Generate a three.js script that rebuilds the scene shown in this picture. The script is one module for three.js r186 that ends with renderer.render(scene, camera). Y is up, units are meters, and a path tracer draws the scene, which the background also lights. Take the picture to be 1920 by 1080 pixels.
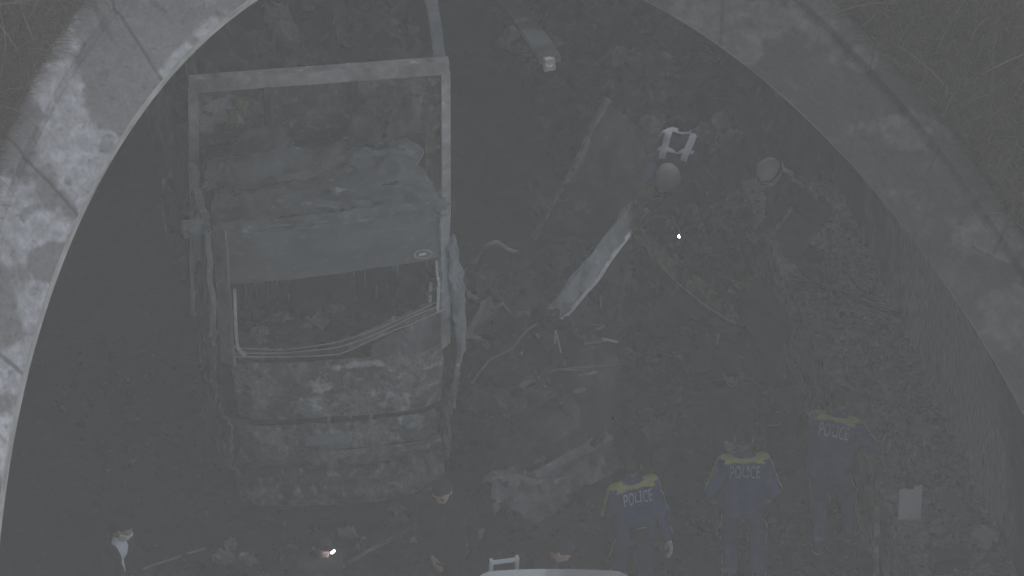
import * as THREE from 'three';
import { mergeGeometries, mergeVertices, toCreasedNormals } from 'three/addons/utils/BufferGeometryUtils.js';
import { ImprovedNoise } from 'three/addons/math/ImprovedNoise.js';
import { RoundedBoxGeometry } from 'three/addons/geometries/RoundedBoxGeometry.js';
import { FontLoader } from 'three/addons/loaders/FontLoader.js';

// ------------------------------------------------------------------ camera, sky, sun, exposure
// A helicopter 150 m away looks down 33 degrees, 13 degrees off the tunnel's axis (-z is into the tunnel).
const scene = new THREE.Scene();
const camera = new THREE.PerspectiveCamera(1.9642, 16 / 9, 1, 2000);
camera.position.set(-27.989, 86.696, 122.576);
camera.lookAt(0.31, 5.0, 0);
const renderer = new THREE.WebGLRenderer({ antialias: true });
renderer.toneMapping = THREE.LinearToneMapping;
renderer.toneMappingExposure = 1.5;
renderer.shadowMap.enabled = true;

{ // an even overcast: a little brighter overhead, as under a full cloud cover
  const W = 256, H = 128, d = new Float32Array(W * H * 4);
  for (let j = 0; j < H; j++) {
    const el = ((j + 0.5) / H - 0.5) * Math.PI;
    const k = el < 0 ? 0.5 : 0.5 * (1 + 0.9 * Math.sin(el)) ;
    for (let i = 0; i < W; i++) { const o = (j * W + i) * 4; d[o] = k * 0.95; d[o + 1] = k * 0.985; d[o + 2] = k * 1.05; d[o + 3] = 1; }
  }
  const t = new THREE.DataTexture(d, W, H, THREE.RGBAFormat, THREE.FloatType);
  t.mapping = THREE.EquirectangularReflectionMapping; t.magFilter = THREE.LinearFilter; t.needsUpdate = true;
  scene.background = t; scene.environment = t;
}
const sun = new THREE.DirectionalLight(0xfffcf4, 1.5);
sun.position.set(-9, 40, 54); sun.target.position.set(0, 2, -2); sun.shadow.radius = 45; sun.castShadow = true;
Object.assign(sun.shadow.camera, { left: -14, right: 14, top: 14, bottom: -14, near: 10, far: 140 }); sun.shadow.mapSize.set(2048, 2048);
scene.add(sun, sun.target);
scene.fog = new THREE.FogExp2(new THREE.Color(0.94, 0.95, 0.945), 0.0014);

// ------------------------------------------------------------------ helpers
const V = (x, y, z) => new THREE.Vector3(x, y, z);
let seed_ = 7;
const rnd = () => { seed_ = (seed_ + 0x6D2B79F5) | 0; let t = Math.imul(seed_ ^ (seed_ >>> 15), 1 | seed_); t = (t + Math.imul(t ^ (t >>> 7), 61 | t)) ^ t; return ((t ^ (t >>> 14)) >>> 0) / 4294967296; };
const rr = (a, b) => a + (b - a) * rnd();
const lerp = (a, b, t) => a + (b - a) * t, clamp = (x, a = 0, b = 1) => Math.min(b, Math.max(a, x)), sstep = (a, b, x) => { const t = clamp((x - a) / (b - a)); return t * t * (3 - 2 * t); };
const perlin = new ImprovedNoise();
const N3 = (x, y, z) => perlin.noise(x + 31.7, y + 17.3, z + 5.1);
const fbm = (x, y, z, o = 4) => { let s = 0, a = 0.5, f = 1; for (let i = 0; i < o; i++) { s += a * N3(x * f, y * f, z * f); a *= 0.5; f *= 2.03; } return s; };
// noise that repeats every n cells, for textures that tile
const hash2 = (x, y, s) => { let h = Math.imul(x, 374761393) + Math.imul(y, 668265263) + Math.imul(s, 144665); h = Math.imul(h ^ (h >>> 13), 1274126177); return ((h ^ (h >>> 16)) >>> 0) / 4294967296; };
const tnoise = (x, y, n, s) => { const xi = Math.floor(x), yi = Math.floor(y), fx = x - xi, fy = y - yi, m = (k) => ((k % n) + n) % n, ux = fx * fx * (3 - 2 * fx), uy = fy * fy * (3 - 2 * fy);
  return lerp(lerp(hash2(m(xi), m(yi), s), hash2(m(xi + 1), m(yi), s), ux), lerp(hash2(m(xi), m(yi + 1), s), hash2(m(xi + 1), m(yi + 1), s), ux), uy); };
const tfbm = (u, v, n, s, o = 5) => { let t = 0, a = 0.5, w = 0; for (let i = 0; i < o; i++) { t += a * tnoise(u * n, v * n, n, s + i); w += a; a *= 0.55; n *= 2; } return t / w; };
const toS = (c) => 255 * (c <= 0.0031308 ? 12.92 * c : 1.055 * Math.pow(c, 1 / 2.4) - 0.055);
function tex(w, h, fn, srgb = true, wrap = true) {
  const d = new Uint8Array(w * h * 4);
  for (let j = 0; j < h; j++) for (let i = 0; i < w; i++) {
    const c = fn((i + 0.5) / w, (j + 0.5) / h), o = (j * w + i) * 4;
    for (let k = 0; k < 3; k++) d[o + k] = clamp(srgb ? toS(clamp(c[k])) : c[k] * 255, 0, 255);
    d[o + 3] = 255;
  }
  const t = new THREE.DataTexture(d, w, h, THREE.RGBAFormat);
  if (srgb) t.colorSpace = THREE.SRGBColorSpace;
  if (wrap) t.wrapS = t.wrapT = THREE.RepeatWrapping;
  t.magFilter = THREE.LinearFilter; t.minFilter = THREE.LinearMipmapLinearFilter; t.generateMipmaps = true; t.needsUpdate = true;
  return t;
}
const mix3 = (a, b, t) => [lerp(a[0], b[0], t), lerp(a[1], b[1], t), lerp(a[2], b[2], t)];

const names = new Map();
const numbered = (n) => { const k = names.get(n) || 0; names.set(n, k + 1); return k ? n + '_' + String(k).padStart(3, '0') : n; };
function finish(o) { o.traverse((m) => { if (m.isMesh) { m.castShadow = m.receiveShadow = true; } }); }
function thing(name, label, category, pos = [0, 0, 0], turn = 0, group) {
  const o = new THREE.Group(); o.name = numbered(name); o.position.set(...pos); o.rotation.y = turn;
  o.userData = { label, category }; if (group) o.userData.group = group; scene.add(o); return o;
}
function part(parent, name, geo, mat, label) {
  const m = new THREE.Mesh(geo, mat); m.name = name; m.castShadow = m.receiveShadow = true; parent.add(m); if (label) m.userData.label = label; return m;
}
function single(name, geo, mat, label, category, group) {
  const m = new THREE.Mesh(geo, mat); m.name = numbered(name); m.castShadow = m.receiveShadow = true; m.userData = { label, category }; if (group) m.userData.group = group; scene.add(m); return m;
}
function structure(name, geo, mat, kind = 'structure', label, category) {
  const m = new THREE.Mesh(geo, mat); m.name = numbered(name); m.castShadow = m.receiveShadow = true; m.userData = { kind }; if (label) Object.assign(m.userData, { label, category }); scene.add(m); return m;
}
// uv in metres by the face's main direction
function boxUV(geo, s = 1, off = 0) {
  const g = geo.index ? geo.toNonIndexed() : geo, p = g.attributes.position, uv = new Float32Array(p.count * 2), a = V(), b = V(), c = V(), n = V();
  for (let i = 0; i < p.count; i += 3) {
    a.fromBufferAttribute(p, i); b.fromBufferAttribute(p, i + 1); c.fromBufferAttribute(p, i + 2);
    n.subVectors(b, a).cross(c.clone().sub(a)); const x = Math.abs(n.x), y = Math.abs(n.y), z = Math.abs(n.z);
    [a, b, c].forEach((q, k) => { const o = (i + k) * 2; if (y >= x && y >= z) { uv[o] = q.x; uv[o + 1] = q.z; } else if (x >= z) { uv[o] = q.z; uv[o + 1] = q.y; } else { uv[o] = q.x; uv[o + 1] = q.y; } uv[o] = uv[o] / s + off; uv[o + 1] = uv[o + 1] / s + off * 0.7; });
  }
  g.setAttribute('uv', new THREE.BufferAttribute(uv, 2));
  return g;
}
const box = (w, h, d, x = 0, y = 0, z = 0, r = 0) => { const g = r ? new RoundedBoxGeometry(w, h, d, 2, r) : new THREE.BoxGeometry(w, h, d); g.translate(x, y, z); return boxUV(g); };
const merge = (list) => mergeGeometries(list.map((g) => { const h = g.index ? g.toNonIndexed() : g; for (const k of Object.keys(h.attributes)) if (!['position', 'normal', 'uv'].includes(k)) h.deleteAttribute(k); return h; }));
// a sheet with thickness over fn(u, v); folds and dents are real relief
function sheet(fn, nu, nv, { t = 0.012, amp = 0, freq = 3, seed = 0, rag = 0, fold = 0.5, crease = 0.55, uvs = 1 } = {}) {
  const P = [], n = V(), du = V(), dv = V(), e = 0.002;
  const at = (u, v) => {
    let uu = u, vv = v;
    if (rag) { const k = rag; uu += k * N3(v * 9 + seed, u * 3, seed * 1.7) * (Math.abs(u - 0.5) * 2) ** 3; vv += k * N3(u * 9 + seed * 2.1, v * 3, seed) * (Math.abs(v - 0.5) * 2) ** 3; }
    const q = fn(uu, vv);
    if (amp) {
      du.copy(fn(Math.min(uu + e, 1), vv)).sub(fn(Math.max(uu - e, 0), vv)); dv.copy(fn(uu, Math.min(vv + e, 1))).sub(fn(uu, Math.max(vv - e, 0)));
      n.crossVectors(du, dv).normalize();
      const f = freq, a = N3(q.x * f + seed, q.y * f, q.z * f), b = 1 - 2 * Math.abs(N3(q.x * f * 1.7 + seed * 3, q.y * f * 1.7, q.z * f * 1.7 + 9)), c2 = N3(q.x * f * 5, q.y * f * 5 + seed, q.z * f * 5);
      q.addScaledVector(n, amp * ((1 - fold) * a * 1.6 + fold * (b - 0.6) * 1.3 + 0.22 * c2));
    }
    return q;
  };
  for (let j = 0; j <= nv; j++) for (let i = 0; i <= nu; i++) P.push(at(i / nu, j / nv));
  const M = P.length, pos = [], uv = [], idx = [], W = nu + 1, nrm = P.map(() => V());
  const tri = (a, b, c) => { const k = P[b].clone().sub(P[a]).cross(P[c].clone().sub(P[a])); nrm[a].add(k); nrm[b].add(k); nrm[c].add(k); };
  for (let j = 0; j < nv; j++) for (let i = 0; i < nu; i++) { const a = j * W + i; tri(a, a + 1, a + W); tri(a + 1, a + W + 1, a + W); }
  const lu = P[0].distanceTo(P[nu]), lv = P[0].distanceTo(P[nv * W]);
  for (const s of [0.5, -0.5]) for (let k = 0; k < M; k++) { const q = P[k].clone().addScaledVector(nrm[k].clone().normalize(), s * t); pos.push(q.x, q.y, q.z); uv.push(((k % W) / nu) * lu / uvs + seed * 0.37, (Math.floor(k / W) / nv) * lv / uvs + seed * 0.61); }
  for (let j = 0; j < nv; j++) for (let i = 0; i < nu; i++) { const a = j * W + i; idx.push(a, a + 1, a + W, a + 1, a + W + 1, a + W, a + M, a + W + M, a + 1 + M, a + 1 + M, a + W + M, a + W + 1 + M); }
  const edge = (a, b) => idx.push(a, a + M, b, b, a + M, b + M);
  for (let i = 0; i < nu; i++) { edge(i, i + 1); edge(nv * W + i + 1, nv * W + i); }
  for (let j = 0; j < nv; j++) { edge((j + 1) * W, j * W); edge(j * W + nu, (j + 1) * W + nu); }
  const g = new THREE.BufferGeometry();
  g.setAttribute('position', new THREE.Float32BufferAttribute(pos, 3)); g.setAttribute('uv', new THREE.Float32BufferAttribute(uv, 2)); g.setIndex(idx);
  return toCreasedNormals(g, crease);
}
const quad = (a, b, c, d) => (u, v) => V(...[0, 1, 2].map((k) => lerp(lerp(a[k], b[k], u), lerp(d[k], c[k], u), v)));   // a-b bottom, d-c top
const patch = (a, b, c, d, o = {}) => { const L = Math.hypot(...[0, 1, 2].map((k) => a[k] - b[k])), H = Math.hypot(...[0, 1, 2].map((k) => a[k] - d[k])), q = o.cell || 0.06; return sheet(quad(a, b, c, d), clamp(Math.round(L / q), 2, 70), clamp(Math.round(H / q), 2, 70), o); };
const curve = (pts) => new THREE.CatmullRomCurve3(pts.map((p) => V(...p)), false, 'catmullrom', 0.3);
const tube = (pts, r, seg = 24, rad = 7) => new THREE.TubeGeometry(curve(pts), seg, r, rad, false);
// a bar of rectangular section along a path
function bar(pts, w, h, { seg = 10, dent = 0, seed = 0, up = V(0, 1, 0), taper = 1, straight = false } = {}) {
  const c = straight ? null : curve(pts), A = V(...pts[0]), B = V(...pts[pts.length - 1]);
  const fn = (t) => (straight ? A.clone().lerp(B, t) : c.getPoint(t));
  const pos = [], idx = [], uv = [];
  for (let i = 0; i <= seg; i++) {
    const t = i / seg, p = fn(t), d = straight ? B.clone().sub(A).normalize() : c.getTangent(t), s = V().crossVectors(d, up).normalize(), q = V().crossVectors(s, d), k = lerp(1, taper, t);
    if (dent) p.addScaledVector(s, dent * N3(t * 5 + seed, seed, 1)).addScaledVector(q, dent * N3(t * 5 + seed, seed, 7));
    [[-1, -1], [1, -1], [1, 1], [-1, 1]].forEach(([a, b], m) => { const x = p.clone().addScaledVector(s, a * w / 2 * k).addScaledVector(q, b * h / 2 * k); pos.push(x.x, x.y, x.z); uv.push(t * 2 + seed, m * 0.07); });
    if (i) for (let m = 0; m < 4; m++) { const a = (i - 1) * 4 + m, b = (i - 1) * 4 + (m + 1) % 4; idx.push(a, a + 4, b, b, a + 4, b + 4); }
  }
  const e = seg * 4; idx.push(0, 1, 2, 0, 2, 3, e, e + 2, e + 1, e, e + 3, e + 2);
  const g = new THREE.BufferGeometry(); g.setAttribute('position', new THREE.Float32BufferAttribute(pos, 3)); g.setAttribute('uv', new THREE.Float32BufferAttribute(uv, 2)); g.setIndex(idx);
  return toCreasedNormals(g, 0.6);
}
// a lump of folded scrap
function lump(w, h, d, { amp = 0.1, freq = 4, seed = 0, n = 9 } = {}) {
  const g = mergeVertices(new THREE.BoxGeometry(w, h, d, n, n, n).deleteAttribute('uv').deleteAttribute('normal')), p = g.attributes.position, q = V();
  for (let i = 0; i < p.count; i++) { q.fromBufferAttribute(p, i); const k = amp * (fbm(q.x * freq + seed, q.y * freq, q.z * freq, 3) * 1.6 + 0.5 * (0.5 - Math.abs(N3(q.x * freq * 2, q.y * freq * 2 + seed, q.z * freq * 2)) * 2)), m = V(q.x / w, q.y / h, q.z / d).normalize(); q.addScaledVector(m, k - 0.05 * Math.min(w, h, d)); p.setXYZ(i, q.x, q.y, q.z); }
  return boxUV(toCreasedNormals(g, 0.5));
}
const moved = (g, x, y, z, rx = 0, ry = 0, rz = 0) => g.applyMatrix4(new THREE.Matrix4().compose(V(x, y, z), new THREE.Quaternion().setFromEuler(new THREE.Euler(rx, ry, rz)), V(1, 1, 1)));

// ------------------------------------------------------------------ materials
const M = {};
const std = (o) => new THREE.MeshStandardMaterial({ roughness: 0.9, metalness: 0, ...o });
const lin = (r, g, b) => new THREE.Color().setRGB(r, g, b);
// burnt sheet metal: bare ash-grey steel, soot, rust bloom and flaked paint, 2 m per tile
function burnt(ash, soot, rust, kAsh, kRust, s) {
  return tex(512, 512, (u, v) => {
    const a = tfbm(u, v, 4, s, 6), b = tfbm(u, v, 9, s + 20, 5), c = tfbm(u, v, 34, s + 40, 3), st = tfbm(u * 1, v, 3, s + 60, 6);
    let col = mix3(soot, ash, sstep(1 - kAsh - 0.13, 1 - kAsh + 0.13, a * 0.62 + b * 0.38));
    col = mix3(col, rust, sstep(0.56, 0.72, st) * kRust);
    col = mix3(col, ash.map((x) => x * 1.75), sstep(0.66, 0.74, b * 0.5 + c * 0.5) * 0.7);
    const k = 0.72 + 0.56 * c; return col.map((x) => x * k);
  });
}
const bumpT = tex(512, 512, (u, v) => { const k = tfbm(u, v, 8, 90, 6); return [k, k, k]; }, false);
const mapRep = (t, k) => { const c = t.clone(); c.repeat.set(k, k); c.needsUpdate = true; return c; };
const steelT = burnt([0.29, 0.325, 0.35], [0.10, 0.112, 0.122], [0.25, 0.24, 0.21], 0.58, 0.35, 1);
const sootT = burnt([0.175, 0.19, 0.205], [0.03, 0.032, 0.034], [0.10, 0.083, 0.065], 0.50, 0.6, 2);
const blackT = burnt([0.066, 0.072, 0.078], [0.016, 0.0165, 0.017], [0.05, 0.042, 0.034], 0.46, 0.5, 3);
const paleT = burnt([0.58, 0.575, 0.56], [0.32, 0.32, 0.315], [0.45, 0.41, 0.35], 0.62, 0.5, 4);
const tanT = burnt([0.50, 0.47, 0.39], [0.10, 0.10, 0.095], [0.36, 0.29, 0.18], 0.52, 0.8, 5);
const mk = (t, o = {}) => std({ map: mapRep(t, 0.5), bumpMap: mapRep(bumpT, 0.9), bumpScale: 0.012, roughness: 0.82, side: THREE.DoubleSide, ...o });
M.steel = mk(steelT, { roughness: 0.62, metalness: 0.12 }); M.soot = mk(sootT, { roughness: 0.75 }); M.black = mk(blackT); M.pale = mk(paleT, { roughness: 0.7 }); M.tan = mk(tanT); M.ash = mk(burnt([0.60, 0.62, 0.65], [0.30, 0.31, 0.325], [0.44, 0.44, 0.43], 0.6, 0.3, 6));

// ------------------------------------------------------------------ the hillside and the portal cut to its slope (1 in 1.5)
const R = 5.19, CY = 1.68, SL = 1.5;
const NV = V(0, Math.sin(Math.atan(SL)), Math.cos(Math.atan(SL)));
const onSlope = (x, y) => V(x, y, -(y - 5) * SL);
const ringAt = (r, th, n = 0) => onSlope(r * Math.cos(th), CY + r * Math.sin(th)).addScaledVector(NV, n);
const D2R = Math.PI / 180;

{ // hillside: a sloping sheet round the portal, running up behind it and level in front
  const pos = [], idx = [], uv = [], na = 120, radii = [5.97, 6.15, 6.5, 7, 7.7, 8.6, 10, 13, 18, 28, 50, 110];
  const a0 = -18.9 * D2R, a1 = 198.9 * D2R;
  radii.forEach((r, k) => { for (let i = 0; i <= na; i++) {
    const th = lerp(a0, a1, i / na); let x = r * Math.cos(th), y = CY + r * Math.sin(th);
    y = Math.max(y, -0.02); if (r > 30) x *= 1.6;
    const q = onSlope(x, y), rough = k > 1 ? 0.1 * fbm(q.x * 0.9, q.y * 0.9, q.z * 0.9, 4) * Math.min(1, (r - 6) * 1.2) + 0.03 : -0.10 + k * 0.06; q.addScaledVector(NV, rough);
    pos.push(q.x, q.y, q.z); uv.push(q.x / 4, Math.hypot(q.y, q.z) / 4);
  } });
  for (let k = 0; k < radii.length - 1; k++) for (let i = 0; i < na; i++) { const a = k * (na + 1) + i, b = a + na + 1; idx.push(a, b, a + 1, a + 1, b, b + 1); }
  const g = new THREE.BufferGeometry(); g.setAttribute('position', new THREE.Float32BufferAttribute(pos, 3)); g.setAttribute('uv', new THREE.Float32BufferAttribute(uv, 2)); g.setIndex(idx); g.computeVertexNormals();
  const soil = tex(512, 512, (u, v) => { const a = tfbm(u, v, 5, 301, 6), b = tfbm(u, v, 40, 311, 3), c = tfbm(u, v, 11, 331, 4);
    let col = mix3([0.10, 0.083, 0.062], [0.20, 0.165, 0.13], a); col = mix3(col, [0.065, 0.085, 0.032], sstep(0.5, 0.62, c) * 0.85); return col.map((x) => x * (0.55 + 0.9 * b)); });
  structure('hillside', g, std({ map: soil, bumpMap: mapRep(bumpT, 4), bumpScale: 0.05, roughness: 1, side: THREE.DoubleSide }));
  const flat = new THREE.PlaneGeometry(900, 900, 1, 1).rotateX(-Math.PI / 2).translate(0, -0.03, 0);
  structure('ground', flat, std({ color: lin(0.06, 0.058, 0.052), roughness: 1 }));
}

const portal = thing('tunnel_portal', 'pale stained concrete arch of the tunnel mouth cut to the hillside slope', 'tunnel');
{
  const A0 = 16, A1 = 170, white = [[-3.38, 6.36, 0.3], [-2.19, 6.41, 0.24], [-1.9, 6.54, 0.2], [-3.31, 5.97, 0.42], [-3.13, 5.78, 0.32], [-3.94, 5.67, 0.42], [-3.86, 5.17, 0.34], [-4.1, 4.9, 0.4], [-4.32, 4.51, 0.36], [-4.59, 4.04, 0.3], [-3.42, 6.68, 0.3], [-2.43, 6.12, 0.16], [-3.36, 6.12, 0.3], [2.57, 6.27, 0.4], [3.16, 6.26, 0.22], [2.83, 6.15, 0.22], [4.15, 5.56, 0.2], [4.77, 4.96, 0.28], [4.7, 4.5, 0.3], [3.57, 6.29, 0.3], [3.91, 5.99, 0.14]];
  const plain = [[-2.91, 6.32, 0.34], [-2.56, 6.62, 0.36], [-3.74, 5.45, 0.2], [-4.11, 4.7, 0.18], [-2.74, 6.12, 0.2]];
  const px = (u, v) => { const th = lerp(A0, A1, u) * D2R, r = lerp(5.15, 6.1, v); return [r * Math.cos(th), CY + r * Math.sin(th), th, r]; };
  const joints = [34, 47, 60, 118, 131, 143, 153], cracks = [[4.25, 5.33, 4.41, 5.46], [4.52, 4.91, 4.96, 4.73]];
  const seg = (x, y, [a, b, c, d]) => { const t = clamp(((x - a) * (c - a) + (y - b) * (d - b)) / ((c - a) ** 2 + (d - b) ** 2)); return Math.hypot(x - a - t * (c - a), y - b - t * (d - b)); };
  const face = tex(2048, 160, (u, v) => {
    const [x, y, th, r] = px(u, v), yy = y * 1.8, n1 = fbm(x * 2.2, yy * 2.2, 3, 5), n2 = fbm(x * 9, yy * 9, 8, 4), n3 = fbm(x * 30, yy * 30, 2, 2), n4 = fbm(x * 1.1, yy * 1.1, 21, 3);
    const soot = sstep(0.3, 2.2, x + n1 * 2.6);                              // smoke drew out along this side of the arch
    let c = mix3([0.41, 0.395, 0.40], [0.128, 0.134, 0.134], soot * 0.97);
    c = mix3(c, [0.28, 0.28, 0.265], sstep(0.0, 0.4, n4) * 0.45);
    c = mix3(c, [0.38, 0.34, 0.32], sstep(0.1, 0.4, fbm(x * 3, yy * 3, 40, 3)) * 0.25);
    let w = 0; for (const [a, b, s] of white) { const d = Math.hypot(x - a, (y - b) * 1.8) / s; w = Math.max(w, 1.25 - d); }
    for (const [a, b, s] of plain) w -= 0.9 * clamp(1.2 - Math.hypot(x - a, (y - b) * 1.8) / s);
    w = sstep(0.1, 0.5, w + n1 * 0.9 + n2 * 0.26);
    c = mix3(c, [0.76, 0.75, 0.78], w * (0.75 + 0.3 * sstep(-0.1, 0.25, n2)) * (x > 0 ? 0.2 : 0.92));
    c = mix3(c, [0.17, 0.178, 0.168], sstep(0.16, 0.36, fbm(x * 4, yy * 4, 70, 4)) * 0.45);      // algae and dirt
    c = mix3(c, [0.11, 0.11, 0.105], sstep(0.22, 0.4, fbm(x * 14, yy * 14, 90, 3)) * 0.4);
    for (const jt of joints) c = mix3(c, [0.12, 0.12, 0.115], (1 - sstep(0.006, 0.02, Math.abs(th - jt * D2R - 0.02 * (r - 5.6) - 0.004 * n1) * r)) * 0.55);   // day joints of the pour
    c = mix3(c, [0.17, 0.17, 0.165], sstep(0.18, 0.4, fbm(th * 40, r * 0.9, 120, 3)) * 0.4);                                                        // runs of water down the face
    for (const s of cracks) c = mix3(c, [0.13, 0.128, 0.12], 1 - sstep(0.003, 0.012, seg(x + n2 * 0.03, y + n2 * 0.02, s)));
    const k = 0.94 + 0.32 * n3 + 0.22 * n2; return c.map((q) => q * k);
  }, true, false);
  const rough = tex(1024, 112, (u, v) => { const [x, y] = px(u, v), yy = y * 1.8, k = 0.5 + 0.5 * fbm(x * 12, yy * 12, 5, 4) + 0.35 * fbm(x * 3, yy * 3, 15, 3); return [k, k, k]; }, false, false);
  M.portal = std({ map: face, bumpMap: rough, bumpScale: 0.03, roughness: 0.92 });
  const rimR = (deg) => 5.195 + 0.07 * sstep(78, 100, deg);   // the bevel is broad on one side and nearly sharp on the other
  const prof = (list, jit) => { // sweep a profile of [radius, height over the slope] round the arch
    const pos = [], uv = [], idx = [], na = 260, W = list.length;
    for (let i = 0; i <= na; i++) { const th = lerp(-18.5, 198.5, i / na) * D2R; list.forEach(([r1, n]) => { const r = r1 === 5.26 ? rimR(th / D2R) : r1;
      const q = ringAt(r, th, n + jit * fbm(r * Math.cos(th) * 3, r * Math.sin(th) * 3, 4, 3)); pos.push(q.x, q.y, q.z); uv.push((th / D2R - A0) / (A1 - A0), (r - 5.15) / 0.95); }); }
    for (let i = 0; i < na; i++) for (let k = 0; k < W - 1; k++) { const a = i * W + k; idx.push(a, a + 1, a + W, a + 1, a + W + 1, a + W); }
    const g = new THREE.BufferGeometry(); g.setAttribute('position', new THREE.Float32BufferAttribute(pos, 3)); g.setAttribute('uv', new THREE.Float32BufferAttribute(uv, 2)); g.setIndex(idx); return toCreasedNormals(g, 0.5);
  };
  part(portal, 'portal_face', prof([[5.26, 0], [5.36, 0], [5.48, 0], [5.6, 0], [5.72, 0], [5.738, -0.012], [5.745, -0.05], [5.785, -0.05]], 0.015), M.portal, 'weathered grey concrete face with white lime stains');
  part(portal, 'outer_kerb', prof([[5.785, -0.05], [5.795, 0.0], [5.81, 0.022], [5.88, 0.03], [5.945, 0.02], [5.975, -0.02], [5.99, -0.3]], 0.02), M.portal);
  // the rim: a narrow bevel between the face and the bore, cleaner than the face
  const rimT = tex(512, 16, (u, v) => { const n = fbm(u * 90, v, 3, 4), m = fbm(u * 400, v * 3, 7, 3); return [0.6, 0.585, 0.545].map((q) => q * (0.95 + 0.7 * n + 0.35 * m)); }, true, false);
  const pos = [], uv = [], idx = [], na = 260;
  for (let i = 0; i <= na; i++) { const th = lerp(-18.5, 198.5, i / na) * D2R, q0 = rimR(th / D2R), a = ringAt(q0, th, 0.015 * fbm(q0 * Math.cos(th) * 3, q0 * Math.sin(th) * 3, 4, 3)), b = ringAt(5.19, th, 0).add(V(0, 0, -0.006 - 0.12 * (q0 - 5.195) / 0.07)); for (const [q, v] of [[b, 0], [a, 1]]) { pos.push(q.x, q.y, q.z); uv.push(i / na, v); } if (i) { const k = i * 2; idx.push(k - 2, k - 1, k, k - 1, k + 1, k); } }
  const rim = new THREE.BufferGeometry(); rim.setAttribute('position', new THREE.Float32BufferAttribute(pos, 3)); rim.setAttribute('uv', new THREE.Float32BufferAttribute(uv, 2)); rim.setIndex(idx); rim.computeVertexNormals();
  part(portal, 'rim', rim, std({ map: rimT, roughness: 0.85, side: THREE.DoubleSide }), 'narrow bevelled edge round the tunnel mouth');
  // the bore: sooty lining with flaking paint low on the wall above the walkway
  const ZA = 8, ZB = -24;
  const lt = tex(1280, 640, (u, v) => {
    const z = lerp(ZA, ZB, u), th = lerp(-20, 200, v), y = CY + R * Math.sin(th * D2R), arc = th * D2R * R, right = th < 90;
    const n1 = fbm(z * 1.1, arc * 1.1, 5, 4), n2 = fbm(z * 6, arc * 2.2, 9, 4), n3 = fbm(z * 22, arc * 8, 3, 3), st = fbm(z * 5, arc * 1.6, 33, 4);
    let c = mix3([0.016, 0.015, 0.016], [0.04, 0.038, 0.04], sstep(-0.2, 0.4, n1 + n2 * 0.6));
    if (right) {
      // paint that the fire spared near the mouth, flaking in upright tatters
      const low = 1 - sstep(2.5 + n1 * 0.8, 3.3 + n1 * 0.8, y), near = sstep(-6.4, -4.0, z + n1 * 2.2) * (1 - sstep(-1.6, -0.4, z + n1 * 1.2));
      const flake = sstep(-0.10, 0.08, st * 0.8 + 0.5 * n2 + 0.6 * fbm(z * 2.5, arc * 2, 61, 3) + 0.4);
      c = mix3(c, [0.74, 0.735, 0.745], low * near * (0.4 + 0.6 * flake) * 0.95);
      c = mix3(c, [0.20, 0.195, 0.19], (1 - low) * sstep(-5, -2, z + n1) * sstep(-0.05, 0.3, n2) * 0.6);
      // broken mortar and spalled concrete further up
      const spall = sstep(3.0, 3.8, y + n1) * sstep(0.10, 0.32, fbm(z * 2.6, arc * 3.4, 55, 4) + n3 * 0.3) * sstep(-17, -12, z) * (1 - sstep(-4.5, -3, z));
      c = mix3(c, [0.17, 0.155, 0.15], spall * 0.9);
    }
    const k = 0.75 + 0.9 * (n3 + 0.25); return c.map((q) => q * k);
  }, true, false);
  const lp = [], lu = [], li = [], zs = [], nth = 150;
  for (let k = 0; k <= 60; k++) zs.push(k / 60);
  for (let i = 0; i <= nth; i++) { const th = lerp(-19.5, 199.5, i / nth) * D2R, x = R * Math.cos(th), y = CY + R * Math.sin(th), z0 = -(y - 5) * SL - 0.006 - 0.12 * (rimR(th / D2R) - 5.195) / 0.07;
    zs.forEach((k) => { const z = lerp(z0, -46, k ** 1.6), b = 1 + 0.004 * fbm(z * 2, th * 9, 2, 4); lp.push(x * b, CY + (y - CY) * b, k === 0 ? z0 : z); if (k === 0) { lp.splice(-3, 3, x, y, z0); } lu.push((z - ZA) / (ZB - ZA), (th / D2R + 20) / 220); }); }
  const W = zs.length; for (let i = 0; i < nth; i++) for (let k = 0; k < W - 1; k++) { const a = i * W + k; li.push(a, a + W, a + 1, a + 1, a + W, a + W + 1); }
  const lg = new THREE.BufferGeometry(); lg.setAttribute('position', new THREE.Float32BufferAttribute(lp, 3)); lg.setAttribute('uv', new THREE.Float32BufferAttribute(lu, 2)); lg.setIndex(li); lg.computeVertexNormals();
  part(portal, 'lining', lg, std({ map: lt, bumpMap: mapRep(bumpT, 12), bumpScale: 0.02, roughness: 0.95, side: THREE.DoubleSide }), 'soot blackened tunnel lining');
  // loose spalled plates hanging on the lining, upper right
  for (let i = 0; i < 26; i++) { const th = rr(28, 58) * D2R, z = rr(-13, -6.5), s = rr(0.12, 0.34), r = R - rr(0.01, 0.08), g = patch([-s, -s * 0.5, 0], [s, -s * 0.4, 0], [s * 0.8, s * 0.5, 0], [-s * 0.9, s * 0.4, 0], { amp: 0.05, freq: 5, seed: i, rag: 0.1, t: 0.03, cell: 0.07 });
    const o = part(portal, 'loose_plate', g, i % 3 ? M.soot : M.steel); o.position.set(r * Math.cos(th), CY + r * Math.sin(th), z); o.rotation.set(rr(-0.5, 0.5), -Math.PI / 2 + rr(-0.5, 0.5), rr(-1, 1)); }
}

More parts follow.
